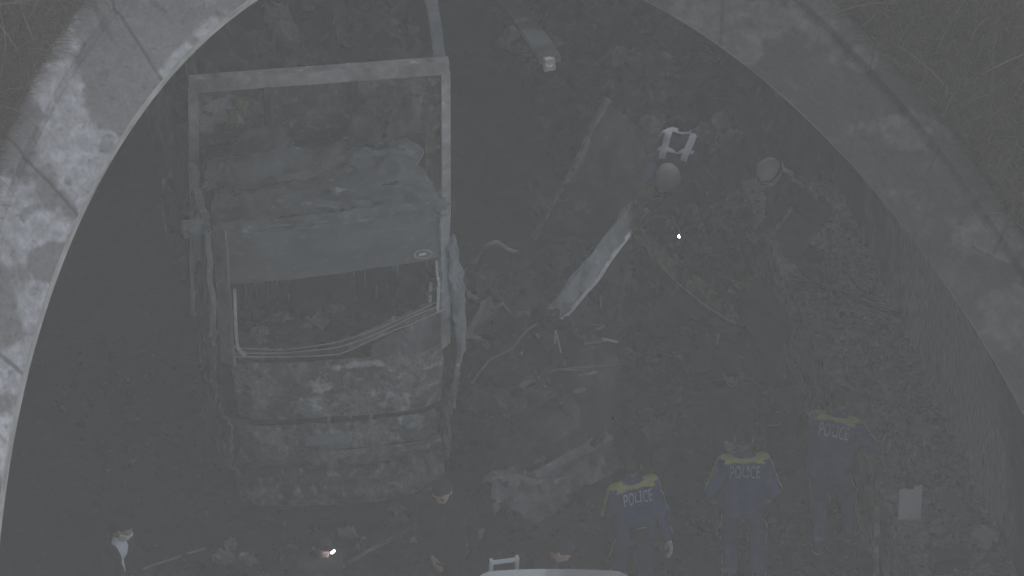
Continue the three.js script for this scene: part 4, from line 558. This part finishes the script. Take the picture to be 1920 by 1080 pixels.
  if (o.lamp) { // a lit headlamp: the glowing lens, and its light just in front
    const lb = onHead('headlamp', new THREE.CylinderGeometry(0.026, 0.03, 0.035, 20).rotateX(Math.PI / 2).translate(0, 0.085, -0.108), plain([0.03, 0.03, 0.03], 0.5));
    part(lb, 'lens', new THREE.SphereGeometry(0.024, 18, 10).scale(1, 1, 0.5).translate(0, 0.085, -0.128).applyMatrix4(HM), new THREE.MeshStandardMaterial({ color: 0xffffff, emissive: 0xf4fbff, emissiveIntensity: 14 }));
    const pl = new THREE.PointLight(0xf0f6ff, 0.04); pl.position.set(0, 0.085, -0.165).applyMatrix4(HM); pl.castShadow = true; scene.add(pl);
  }
  return { root, L, HM, arms };
}

const BLUE = [0.064, 0.108, 0.365], DBLUE = [0.06, 0.10, 0.32], YEL = [0.74, 0.76, 0.26], BLK = [0.012, 0.012, 0.013], NAVY = [0.014, 0.016, 0.024], HAIR = [0.015, 0.013, 0.012], WH = [0.8, 0.8, 0.84];
const officer = { jacket: BLUE, collar: DBLUE, trousers: DBLUE, yoke: YEL, stripe: [0.6, 0.6, 0.4], text: 'POLICE', hair: HAIR, fine: true, group: 'police officers in blue with yellow shoulders', sole: [0.6, 0.6, 0.6] };
person({ ...officer, label: 'police officer in blue with dark belt pouch and white gloves, back turned', pelvis: [1.93, 0.90, -1.97], yaw: -0.12, lean: 0.03, roll: -0.05, head: { yaw: 0.25, pitch: 0.2 }, hands: [[1.74, 0.95, -2.28], [2.20, 0.83, -1.80]], feet: [[1.83, 0, -1.98], [2.06, 0, -1.96]], gloves: [WH, WH], pouch: true });
person({ ...officer, label: 'police officer in blue, head bowed, middle of the three with lettering', pelvis: [3.0, 0.88, -2.17], yaw: 0.2, lean: 0.06, head: { yaw: 0, pitch: 0.5 }, hands: [[2.74, 0.88, -2.34], [3.28, 0.86, -2.26]], feet: [[2.88, 0, -2.2], [3.14, 0, -2.14]] });
person({ ...officer, label: 'police officer in blue resting one arm on the walkway edge', pelvis: [3.90, 0.91, -2.56], yaw: 0.42, lean: 0.2, roll: 0.12, head: { yaw: 0.75, pitch: 0.25 }, hands: [[4.22, 1.02, -3.02], [4.44, 1.06, -2.72]], feet: [[3.80, 0, -2.52], [4.13, 0, -2.66]] });
person({ label: 'helmeted worker in reflective harness bending double over the wreckage', pelvis: [3.86, 1.12, -8.06], size: 1.16, yaw: Math.PI + 0.46, lean: 1.62, head: { yaw: 0, pitch: 1.3 }, hands: [[3.76, 0.72, -7.26], [3.3, 0.7, -7.3]], feet: [[4.0, 0.16, -8.18], [3.76, 0.16, -8.26]], jacket: [0.035, 0.045, 0.13], trousers: [0.03, 0.035, 0.09], helmet: [0.8, 0.81, 0.82], hair: HAIR, gloves: [WH, WH], fine: true, straps: [[[-0.11, 0.05, 0], [-0.10, 0.25, 0], [-0.09, 0.47, 0]], [[0.11, 0.05, 0], [0.10, 0.25, 0], [0.09, 0.47, 0]], [[-0.19, 0.12, 0], [0, 0.10, 0], [0.19, 0.12, 0]], [[-0.15, 0.36, 0], [0, 0.36, 0], [0.15, 0.36, 0]]] });
person({ label: 'helmeted worker with goggles crouching on the walkway, straps across shoulders', pelvis: [4.50, 1.72, -5.66], yaw: -1.75, lean: 0.72, head: { yaw: -0.25, pitch: 0.6 }, hands: [[3.93, 1.55, -5.52], [4.15, 1.5, -5.92]], feet: [[4.5, 0.95, -5.52], [4.58, 0.95, -5.84]], jacket: [0.022, 0.026, 0.055], trousers: [0.05, 0.065, 0.10], helmet: [0.8, 0.81, 0.80], band: true, mask: [0.72, 0.72, 0.72], hair: HAIR, shoes: [0.05, 0.05, 0.06], sole: [0.7, 0.7, 0.68], fine: true, straps: [[[-0.12, 0.18, 0], [-0.11, 0.35, 0], [-0.10, 0.48, 0]], [[0.12, 0.18, 0], [0.11, 0.35, 0], [0.10, 0.48, 0]], [[-0.17, 0.40, 0], [0, 0.43, 0], [0.17, 0.40, 0]], [[-0.18, 0.2, 0], [0, 0.16, 0], [0.18, 0.2, 0]]] });
person({ label: 'person in dark uniform and blue cap looking down, facing the mouth', pelvis: [3.16, 0.92, -3.34], yaw: Math.PI + 0.1, lean: 0.1, head: { yaw: 0.15, pitch: -0.08 }, hands: [[3.42, 0.95, -3.12], [3.04, 0.94, -3.10]], feet: [[3.3, 0, -3.38], [3.05, 0, -3.36]], jacket: NAVY, trousers: BLK, cap: [0.03, 0.045, 0.11], hair: HAIR, gloves: [[0.03, 0.03, 0.03], WH] });
person({ label: 'person in black clothes reaching into the wreckage below the crouching worker', pelvis: [3.92, 0.92, -4.82], yaw: -0.9, lean: 0.55, head: { yaw: -1.6, pitch: 0.35 }, hands: [[3.42, 1.05, -5.1], [3.6, 1.1, -5.35]], feet: [[3.86, 0, -4.68], [4.04, 0, -4.82]], jacket: BLK, trousers: BLK, hair: HAIR, sole: [0.65, 0.65, 0.65], gloves: [BLK, BLK] });
person({ label: 'person in navy bending low behind the capped one, hand on the wreck', pelvis: [3.5, 1.0, -4.2], yaw: -1.35, lean: 1.2, head: { yaw: 0, pitch: 1.0 }, hands: [[2.74, 1.14, -4.38], [3.0, 0.95, -4.5]], feet: [[3.5, 0, -4.1], [3.6, 0, -4.34]], jacket: [0.03, 0.035, 0.06], trousers: NAVY, hair: HAIR, gloves: [[0.33, 0.24, 0.22], [0.03, 0.03, 0.03]] });
person({ label: 'man in black suit, white shirt and face mask, left of the truck', pelvis: [-2.95, 0.94, -2.05], yaw: 2.25, lean: 0.05, head: { yaw: -0.35, pitch: 0.35 }, hands: [[-2.65, 0.85, -2.1], [-3.0, 0.85, -1.75]], feet: [[-2.89, 0, -2.15], [-3.01, 0, -1.95]], jacket: BLK, trousers: BLK, shirt: [0.72, 0.76, 0.84], hair: HAIR, mask: [0.8, 0.81, 0.82] });
person({ label: 'dark clothed person with uncovered face in front of the wreck nose', pelvis: [0.15, 0.93, -2.06], yaw: Math.PI + 0.25, lean: 0.08, head: { yaw: 0.35, pitch: 0.45 }, hands: [[0.42, 0.86, -2.1], [-0.03, 0.98, -1.8]], feet: [[0.26, 0, -2.09], [0.03, 0, -2.09]], jacket: BLK, trousers: BLK, hair: HAIR, gloves: [BLK, null] });
person({ label: 'person with lit headlamp at the bottom edge, below the truck', pelvis: [-1.2, 0.96, -1.4], yaw: Math.PI - 0.3, lean: 0.06, head: { yaw: -0.2, pitch: 0.5 }, hands: [[-1.05, 1.02, -1.15], [-1.35, 1.02, -1.15]], feet: [[-1.09, 0.02, -1.4], [-1.32, 0.02, -1.4]], jacket: [0.03, 0.03, 0.03], trousers: BLK, hair: HAIR, lamp: true, size: 0.98 });
person({ label: 'dark haired person in black beside the white van roof, head bowed', pelvis: [0.75, 0.88, -1.0], yaw: 1.75, lean: 0.3, head: { yaw: 0.25, pitch: 0.75 }, hands: [[0.98, 0.95, -1.22], [0.98, 0.95, -0.82]], feet: [[0.75, 0, -1.1], [0.75, 0, -0.88]], jacket: BLK, trousers: BLK, hair: HAIR, size: 0.97 });

// ------------------------------------------------------------------ things lying about
{
  const wood = mk(tanT, { color: lin(0.66, 0.66, 0.62) });
  single('prop_pole', bar([[4.45, 2.0, -4.81], [4.47, 0.95, -4.83]], 0.045, 0.045, { straight: true, up: V(0, 0, 1) }), M.soot, 'upright dark post beside the crouching worker', 'post');
  single('fallen_bar', bar([[4.37, 1.02, -5.48], [4.76, 1.01, -5.09], [5.12, 1.0, -4.72]], 0.035, 0.03, { dent: 0.02, seg: 14 }), M.black, 'thin dark bar lying across the walkway', 'bar');
  single('timber_stick', bar([[4.46, 1.62, -3.44], [4.45, 0.93, -3.24]], 0.05, 0.035, { straight: true, up: V(0, 0, 1) }), wood, 'pale wooden stick standing behind the leaning officer', 'stick');
  single('leaning_pole', bar([[4.31, 1.97, -2.28], [4.70, 0.96, -1.96]], 0.045, 0.045, { straight: true, up: V(0, 0, 1) }), mk(paleT, { color: lin(0.6, 0.6, 0.58) }), 'long grey pole slanting over the walkway', 'pole');
  const sg = thing('sign_stake', 'wooden stake with a blank white card hung on it', 'sign', [4.38, 0.93, -1.48]);
  part(sg, 'stake', bar([[0, 1.06, -0.04], [0, 0.0, 0]], 0.035, 0.03, { straight: true, up: V(0, 0, 1) }), wood);
  const card = part(sg, 'card', sheet((u, v) => V(lerp(-0.105, 0.115, u) + 0.01 * v, lerp(0.03, 0.38, v) + 0.02 * (u - 0.5), 0.05 - 0.02 * v + 0.012 * Math.sin(u * 3)), 8, 8, { t: 0.004, amp: 0.008, freq: 5, crease: 1 }), std({ color: lin(0.84, 0.85, 0.87), roughness: 0.7 }), 'blank white card');
  part(card, 'clip', box(0.06, 0.025, 0.015, 0.01, 0.385, 0.045, 0.004), plain([0.05, 0.05, 0.05]));
  single('timber_board', bar([[4.17, 1.02, -2.42], [4.13, 0.1, -0.75]], 0.06, 0.12, { straight: true }), wood, 'long wooden board leaning down the walkway side', 'board', 'boards against the walkway');
  single('timber_board', bar([[4.16, 0.95, -1.75], [4.02, 0.05, -1.25]], 0.05, 0.10, { straight: true }), M.tan, 'short charred board propped beside the long one', 'board', 'boards against the walkway');
  single('plastic_sheet', patch([4.66, 0.985, -2.62], [4.86, 0.985, -2.58], [4.96, 1.0, -2.94], [4.75, 1.0, -2.97], { amp: 0.05, freq: 6, seed: 3, t: 0.004, rag: 0.06, cell: 0.03 }), std({ color: lin(0.33, 0.45, 0.50), roughness: 0.5, side: THREE.DoubleSide }), 'light blue plastic sheet on the walkway', 'sheet');
  single('foam_block', moved(lump(0.17, 0.09, 0.2, { amp: 0.02, freq: 9, seed: 4, n: 6 }), 4.97, 1.0, -0.93, 0.2, 0.5, 0.1), std({ color: lin(0.68, 0.69, 0.68) }), 'white block among rubble near the lower corner', 'block');
  single('paper_folder', patch([4.73, 0.985, -1.42], [4.87, 0.985, -1.36], [4.9, 1.02, -1.68], [4.76, 1.02, -1.7], { amp: 0.02, freq: 6, seed: 8, t: 0.02, cell: 0.04 }), std({ color: lin(0.30, 0.33, 0.31), roughness: 0.8 }), 'grey green folder lying above the white block', 'folder');
  single('dark_case', merge([box(0.34, 0.16, 0.22, 4.55, 1.02, -0.62, 0.02)]), plain([0.018, 0.018, 0.02], 0.5), 'small black case at the bottom right of the walkway', 'case');
  // tile and board fragments that can be told apart along the walkway
  const frag = [0, 1, 2, 3].map((k) => patch([-0.07, 0, 0.05], [0.07, 0, 0.06], [0.06, 0, -0.06], [-0.055 - 0.01 * k, 0, -0.045], { amp: 0.02, freq: 9, seed: k * 7, t: 0.012, rag: 0.1, cell: 0.025 }));
  const fm = [[0.42, 0.43, 0.42], [0.3, 0.31, 0.3], [0.52, 0.52, 0.5], [0.22, 0.22, 0.21]].map((c) => std({ color: lin(...c), roughness: 0.85 }));
  for (let i = 0; i < 40; i++) { const m = single('tile_fragment', frag[i % 4], fm[(i * 7) % 4], 'broken pale tile fragment strewn on the walkway', 'fragment', 'tile fragments strewn along the walkway'); const z = lerp(-3.6, 0.2, rnd()), x = lerp(4.52, 5.02, Math.sqrt(rnd())); m.position.set(x, rr(0.965, 1.01), z); m.rotation.set(rr(-0.15, 0.25), rr(0, 6.28), rr(-0.2, 0.2)); const k = rr(0.4, 1.15); m.scale.set(k, 1, k * rr(0.6, 1.1)); }
  // rubble too small to count
  const stuff = (name, n, geo, mat, label, category, put, cols) => { const im = new THREE.InstancedMesh(geo, mat, n), m4 = new THREE.Matrix4(), q = new THREE.Quaternion(), e = new THREE.Euler(), s = V(), c = new THREE.Color(); for (let i = 0; i < n; i++) { const [x, y, z, k] = put(i); e.set(rr(0, 6.28), rr(0, 6.28), rr(0, 6.28)); s.set(k * rr(0.5, 1.6), k * rr(0.3, 0.9), k * rr(0.5, 1.5)); im.setMatrixAt(i, m4.compose(V(x, y, z), q.setFromEuler(e), s)); const b = cols[Math.floor(rnd() * cols.length)]; im.setColorAt(i, c.setRGB(...b).multiplyScalar(rr(0.6, 1.3))); } im.name = name; im.castShadow = im.receiveShadow = true; im.userData = { kind: 'stuff', label, category }; scene.add(im); return im; };
  const stone = lump(1, 1, 1, { amp: 0.4, freq: 1.6, seed: 2, n: 3 }), white = std({ color: 0xffffff, roughness: 0.95 });
  stuff('walkway_rubble', 2000, stone, white, 'grey rubble and ash covering the walkway', 'rubble', () => [lerp(4.4, 5.1, rnd() ** 0.8), rr(0.94, 0.975), rr(-6.9, 1.2), 0.008 + 0.055 * rnd() ** 4], [[0.38, 0.41, 0.425], [0.44, 0.475, 0.49], [0.28, 0.30, 0.31], [0.40, 0.41, 0.41]]);
  stuff('road_debris', 3600, stone, white, 'charred debris scattered over the tunnel road', 'debris', () => { const x = rr(-2.6, 4.2), z = rr(-7.5, 0.5); return [x, rr(0.0, 0.04), z, rr(0.012, 0.055) * (x > 0.5 ? 1.25 : 1)]; }, [[0.012, 0.0125, 0.012], [0.02, 0.021, 0.02], [0.018, 0.018, 0.018], [0.05, 0.053, 0.05]]);
  for (let i = 0; i < 26; i++) { const x = rr(-1.7, 1.2), z = rr(-4.1, -2.5), g = i % 2 ? lump(rr(0.06, 0.16), rr(0.03, 0.07), rr(0.05, 0.14), { amp: 0.05, freq: 9, seed: i, n: 5 }) : patch([-0.1, 0, 0], [0.1, 0, 0.02], [0.08, 0.06, -0.09], [-0.07, 0.05, -0.1], { amp: 0.05, freq: 8, seed: i, rag: 0.15, cell: 0.03 }); const m = single('scrap_piece', g, [M.soot, M.soot, M.black, M.black][i % 4], 'scrap of burnt metal on the road before the truck', 'scrap', 'scrap on the road before the truck'); m.position.set(x, 0.04, z); m.rotation.y = rr(0, 6); }
  const rope = (name, pts, r, m, label, cat) => single(name, tube(pts, r, 60, 6), m, label, cat);
  rope('marker_line', [[-2.44, 0.04, -3.53], [-2.26, 0.03, -3.62], [-2.08, 0.04, -3.66], [-1.9, 0.03, -3.74], [-1.73, 0.04, -3.77]], 0.011, mk(paleT, { color: lin(0.5, 0.5, 0.48) }), 'thin pale rope on the road beside the suited man', 'rope');
  rope('ash_hose', [[-0.55, 0.05, -3.18], [-0.3, 0.05, -3.36], [-0.1, 0.05, -3.48], [0.15, 0.05, -3.62], [0.37, 0.05, -3.79], [0.54, 0.05, -4.0]], 0.022, M.soot, 'ash coated hose lying before the truck bumper', 'hose');
  rope('burst_hose', [[1.32, 0.86, -6.5], [1.46, 1.0, -6.53], [1.56, 1.12, -6.55], [1.68, 1.15, -6.57], [1.78, 1.05, -6.58], [1.9, 1.0, -6.56], [2.11, 1.0, -6.45], [2.4, 1.0, -6.32]], 0.026, M.tan, 'crooked brownish hose hanging between truck and wreck', 'hose');
  const torch = thing('inspection_torch', 'tiny lit white torch lying in the wreckage', 'torch', [3.33, 1.28, -6.1]);
  part(torch, 'barrel', new THREE.CylinderGeometry(0.018, 0.015, 0.12, 14).rotateX(Math.PI / 2).translate(0, 0, -0.06), plain([0.03, 0.03, 0.03], 0.5));
  part(torch, 'lens', new THREE.SphereGeometry(0.017, 14, 10).scale(1, 1, 0.5).translate(0, 0, 0.004), new THREE.MeshStandardMaterial({ color: 0xffffff, emissive: 0xf4f8ff, emissiveIntensity: 10 }));
  const tl = new THREE.PointLight(0xf0f6ff, 0.008); tl.position.set(3.33, 1.28, -6.06); tl.castShadow = true; scene.add(tl);
}

// ------------------------------------------------------------------ white van just below the picture's edge, with a ladder against it
{
  const van = thing('white_van', 'white van whose roof shows at the bottom edge', 'van', [0.66, 0.02, 0.16], -0.225);
  const w = 0.8, sec = new THREE.Shape(); sec.moveTo(-w, 0.35); sec.lineTo(w, 0.35); sec.lineTo(w, 1.1); sec.bezierCurveTo(w, 1.6, w - 0.06, 1.94, w - 0.22, 1.985); sec.bezierCurveTo(w - 0.5, 2.02, -w + 0.5, 2.02, -w + 0.22, 1.985); sec.bezierCurveTo(-w + 0.06, 1.94, -w, 1.6, -w, 1.1); sec.closePath();
  const pw = new THREE.MeshPhysicalMaterial({ color: lin(0.72, 0.76, 0.78), roughness: 0.3, clearcoat: 0.6 }), gl = new THREE.MeshPhysicalMaterial({ color: lin(0.02, 0.025, 0.03), roughness: 0.08 });
  part(van, 'body', new THREE.ExtrudeGeometry(sec, { depth: 4.2, bevelEnabled: true, bevelSize: 0.04, bevelThickness: 0.05, bevelSegments: 4, curveSegments: 10 }).translate(0, -0.02, 0.05), pw);
  part(van, 'rear_window', box(1.2, 0.5, 0.02, 0, 1.5, -0.01, 0.008), gl); part(van, 'windscreen', box(1.3, 0.6, 0.02, 0, 1.5, 4.32, 0.008), gl);
  for (const s of [-1, 1]) { for (const z of [0.9, 2.1, 3.4]) part(van, 'side_window', moved(box(0.02, 0.45, 0.9, 0, 0, 0, 0.008), s * 0.83, 1.45, z, 0, 0, s * 0.08), gl); part(van, 'tail_light', box(0.1, 0.3, 0.03, s * 0.72, 1.05, -0.01, 0.01), plain([0.3, 0.02, 0.02], 0.3)); for (const z of [0.8, 3.4]) { const t = part(van, 'wheel', moved(new THREE.CylinderGeometry(0.31, 0.31, 0.2, 28), s * 0.76, 0.31, z, 0, 0, Math.PI / 2), plain([0.02, 0.02, 0.02], 0.8)); part(t, 'rim', moved(new THREE.CylinderGeometry(0.19, 0.19, 0.02, 20), s * 0.865, 0.31, z, 0, 0, Math.PI / 2), plain([0.4, 0.4, 0.42], 0.4)); } }
  part(van, 'rear_bumper', box(1.5, 0.18, 0.12, 0, 0.42, -0.03, 0.03), plain([0.05, 0.05, 0.05], 0.6));
  const lad = thing('aluminium_ladder', 'aluminium ladder leaning on the white van', 'ladder', [0.24, 0, 0]), al = std({ color: lin(0.72, 0.74, 0.76), roughness: 0.35, metalness: 0.5 });
  for (const s of [-1, 1]) part(lad, 'rail', bar([[s * 0.12, 0.0, -0.42], [s * 0.12, 2.1, 0.0]], 0.028, 0.05, { straight: true, up: V(0, 0, 1) }), al);
  for (let i = 0; i < 9; i++) { const t = 0.985 - i * 0.118; part(lad, 'rung', bar([[-0.12, 2.1 * t, -0.42 + 0.42 * t], [0.12, 2.1 * t, -0.42 + 0.42 * t]], 0.03, 0.03, { straight: true }), al); }
}

// ------------------------------------------------------------------ dry grass and weeds on the slope
{
  const blade = (bend, w) => { const p = [], ix = []; for (let i = 0; i <= 5; i++) { const t = i / 5, y = t * (1 - 0.35 * bend * t), z = bend * t * t * 0.8; for (const s of [-1, 1]) p.push(s * w * (1 - t * 0.85), y, z); if (i) { const k = i * 2; ix.push(k - 2, k - 1, k, k - 1, k + 1, k); } } const g = new THREE.BufferGeometry(); g.setAttribute('position', new THREE.Float32BufferAttribute(p, 3)); g.setIndex(ix); g.computeVertexNormals(); return g; };
  const tuft = (bend, w, n) => mergeGeometries(Array.from({ length: n }, (_, i) => { const g = blade(bend * rr(0.5, 1.3), w * rr(0.7, 1.3)), s = rr(0.5, 1.1); g.scale(s, s, s); g.rotateX(rr(-0.3, 0.9)); g.rotateY(rr(0, 6.28)); g.translate(rr(-0.2, 0.2), 0, rr(-0.2, 0.2)); return g; }));
  const gm = std({ color: 0xffffff, roughness: 0.95, side: THREE.DoubleSide });
  const sow = (name, n, geo, label, cols, len, green) => { const im = new THREE.InstancedMesh(geo, gm, n), m4 = new THREE.Matrix4(), c = new THREE.Color(); let i = 0;
    while (i < n) { const right = rnd() < 0.72, th = (right ? rr(22, 62) : rr(112, 146)) * D2R, r = 5.98 + (right ? 2.9 : 1.6) * rnd(); const q = ringAt(r, th, 0.02), g = fbm(q.x * 0.9, q.y * 1.4, 12, 3) + (right ? 0.17 : -0.3); if ((g > 0) !== green && rnd() < 0.72) continue;
      const L = rr(...len), yaw = rr(0, 6.28), m = new THREE.Matrix4().makeRotationFromEuler(new THREE.Euler(rr(-0.2, 1.15), yaw, rr(-0.6, 0.6), 'YXZ')); im.setMatrixAt(i, m4.makeScale(L, L, L).premultiply(m).setPosition(q)); const b = cols[Math.floor(rnd() * cols.length)]; im.setColorAt(i, c.setRGB(...b).multiplyScalar(rr(0.6, 1.25))); i++; }
    im.name = name; im.userData = { kind: 'stuff', label, category: 'grass' }; im.castShadow = im.receiveShadow = true; scene.add(im); };
  const dry = [[0.26, 0.19, 0.165], [0.32, 0.25, 0.20], [0.18, 0.125, 0.11], [0.36, 0.30, 0.245], [0.24, 0.165, 0.155]], grn = [[0.125, 0.155, 0.06], [0.09, 0.12, 0.045], [0.175, 0.185, 0.09]];
  sow('dry_grass', 24000, tuft(1.0, 0.0085, 8), 'dry brown grass matted over the slope', dry, [0.18, 0.5], false);
  sow('green_grass', 17000, tuft(0.8, 0.011, 8), 'patches of green grass on the slope', grn, [0.12, 0.32], true);
  sow('dead_stalks', 700, blade(0.35, 0.009), 'long pale dead stalks standing in the grass', [[0.45, 0.39, 0.31], [0.38, 0.31, 0.26]], [0.5, 1.1], false);
}
finish(scene);
renderer.render(scene, camera);
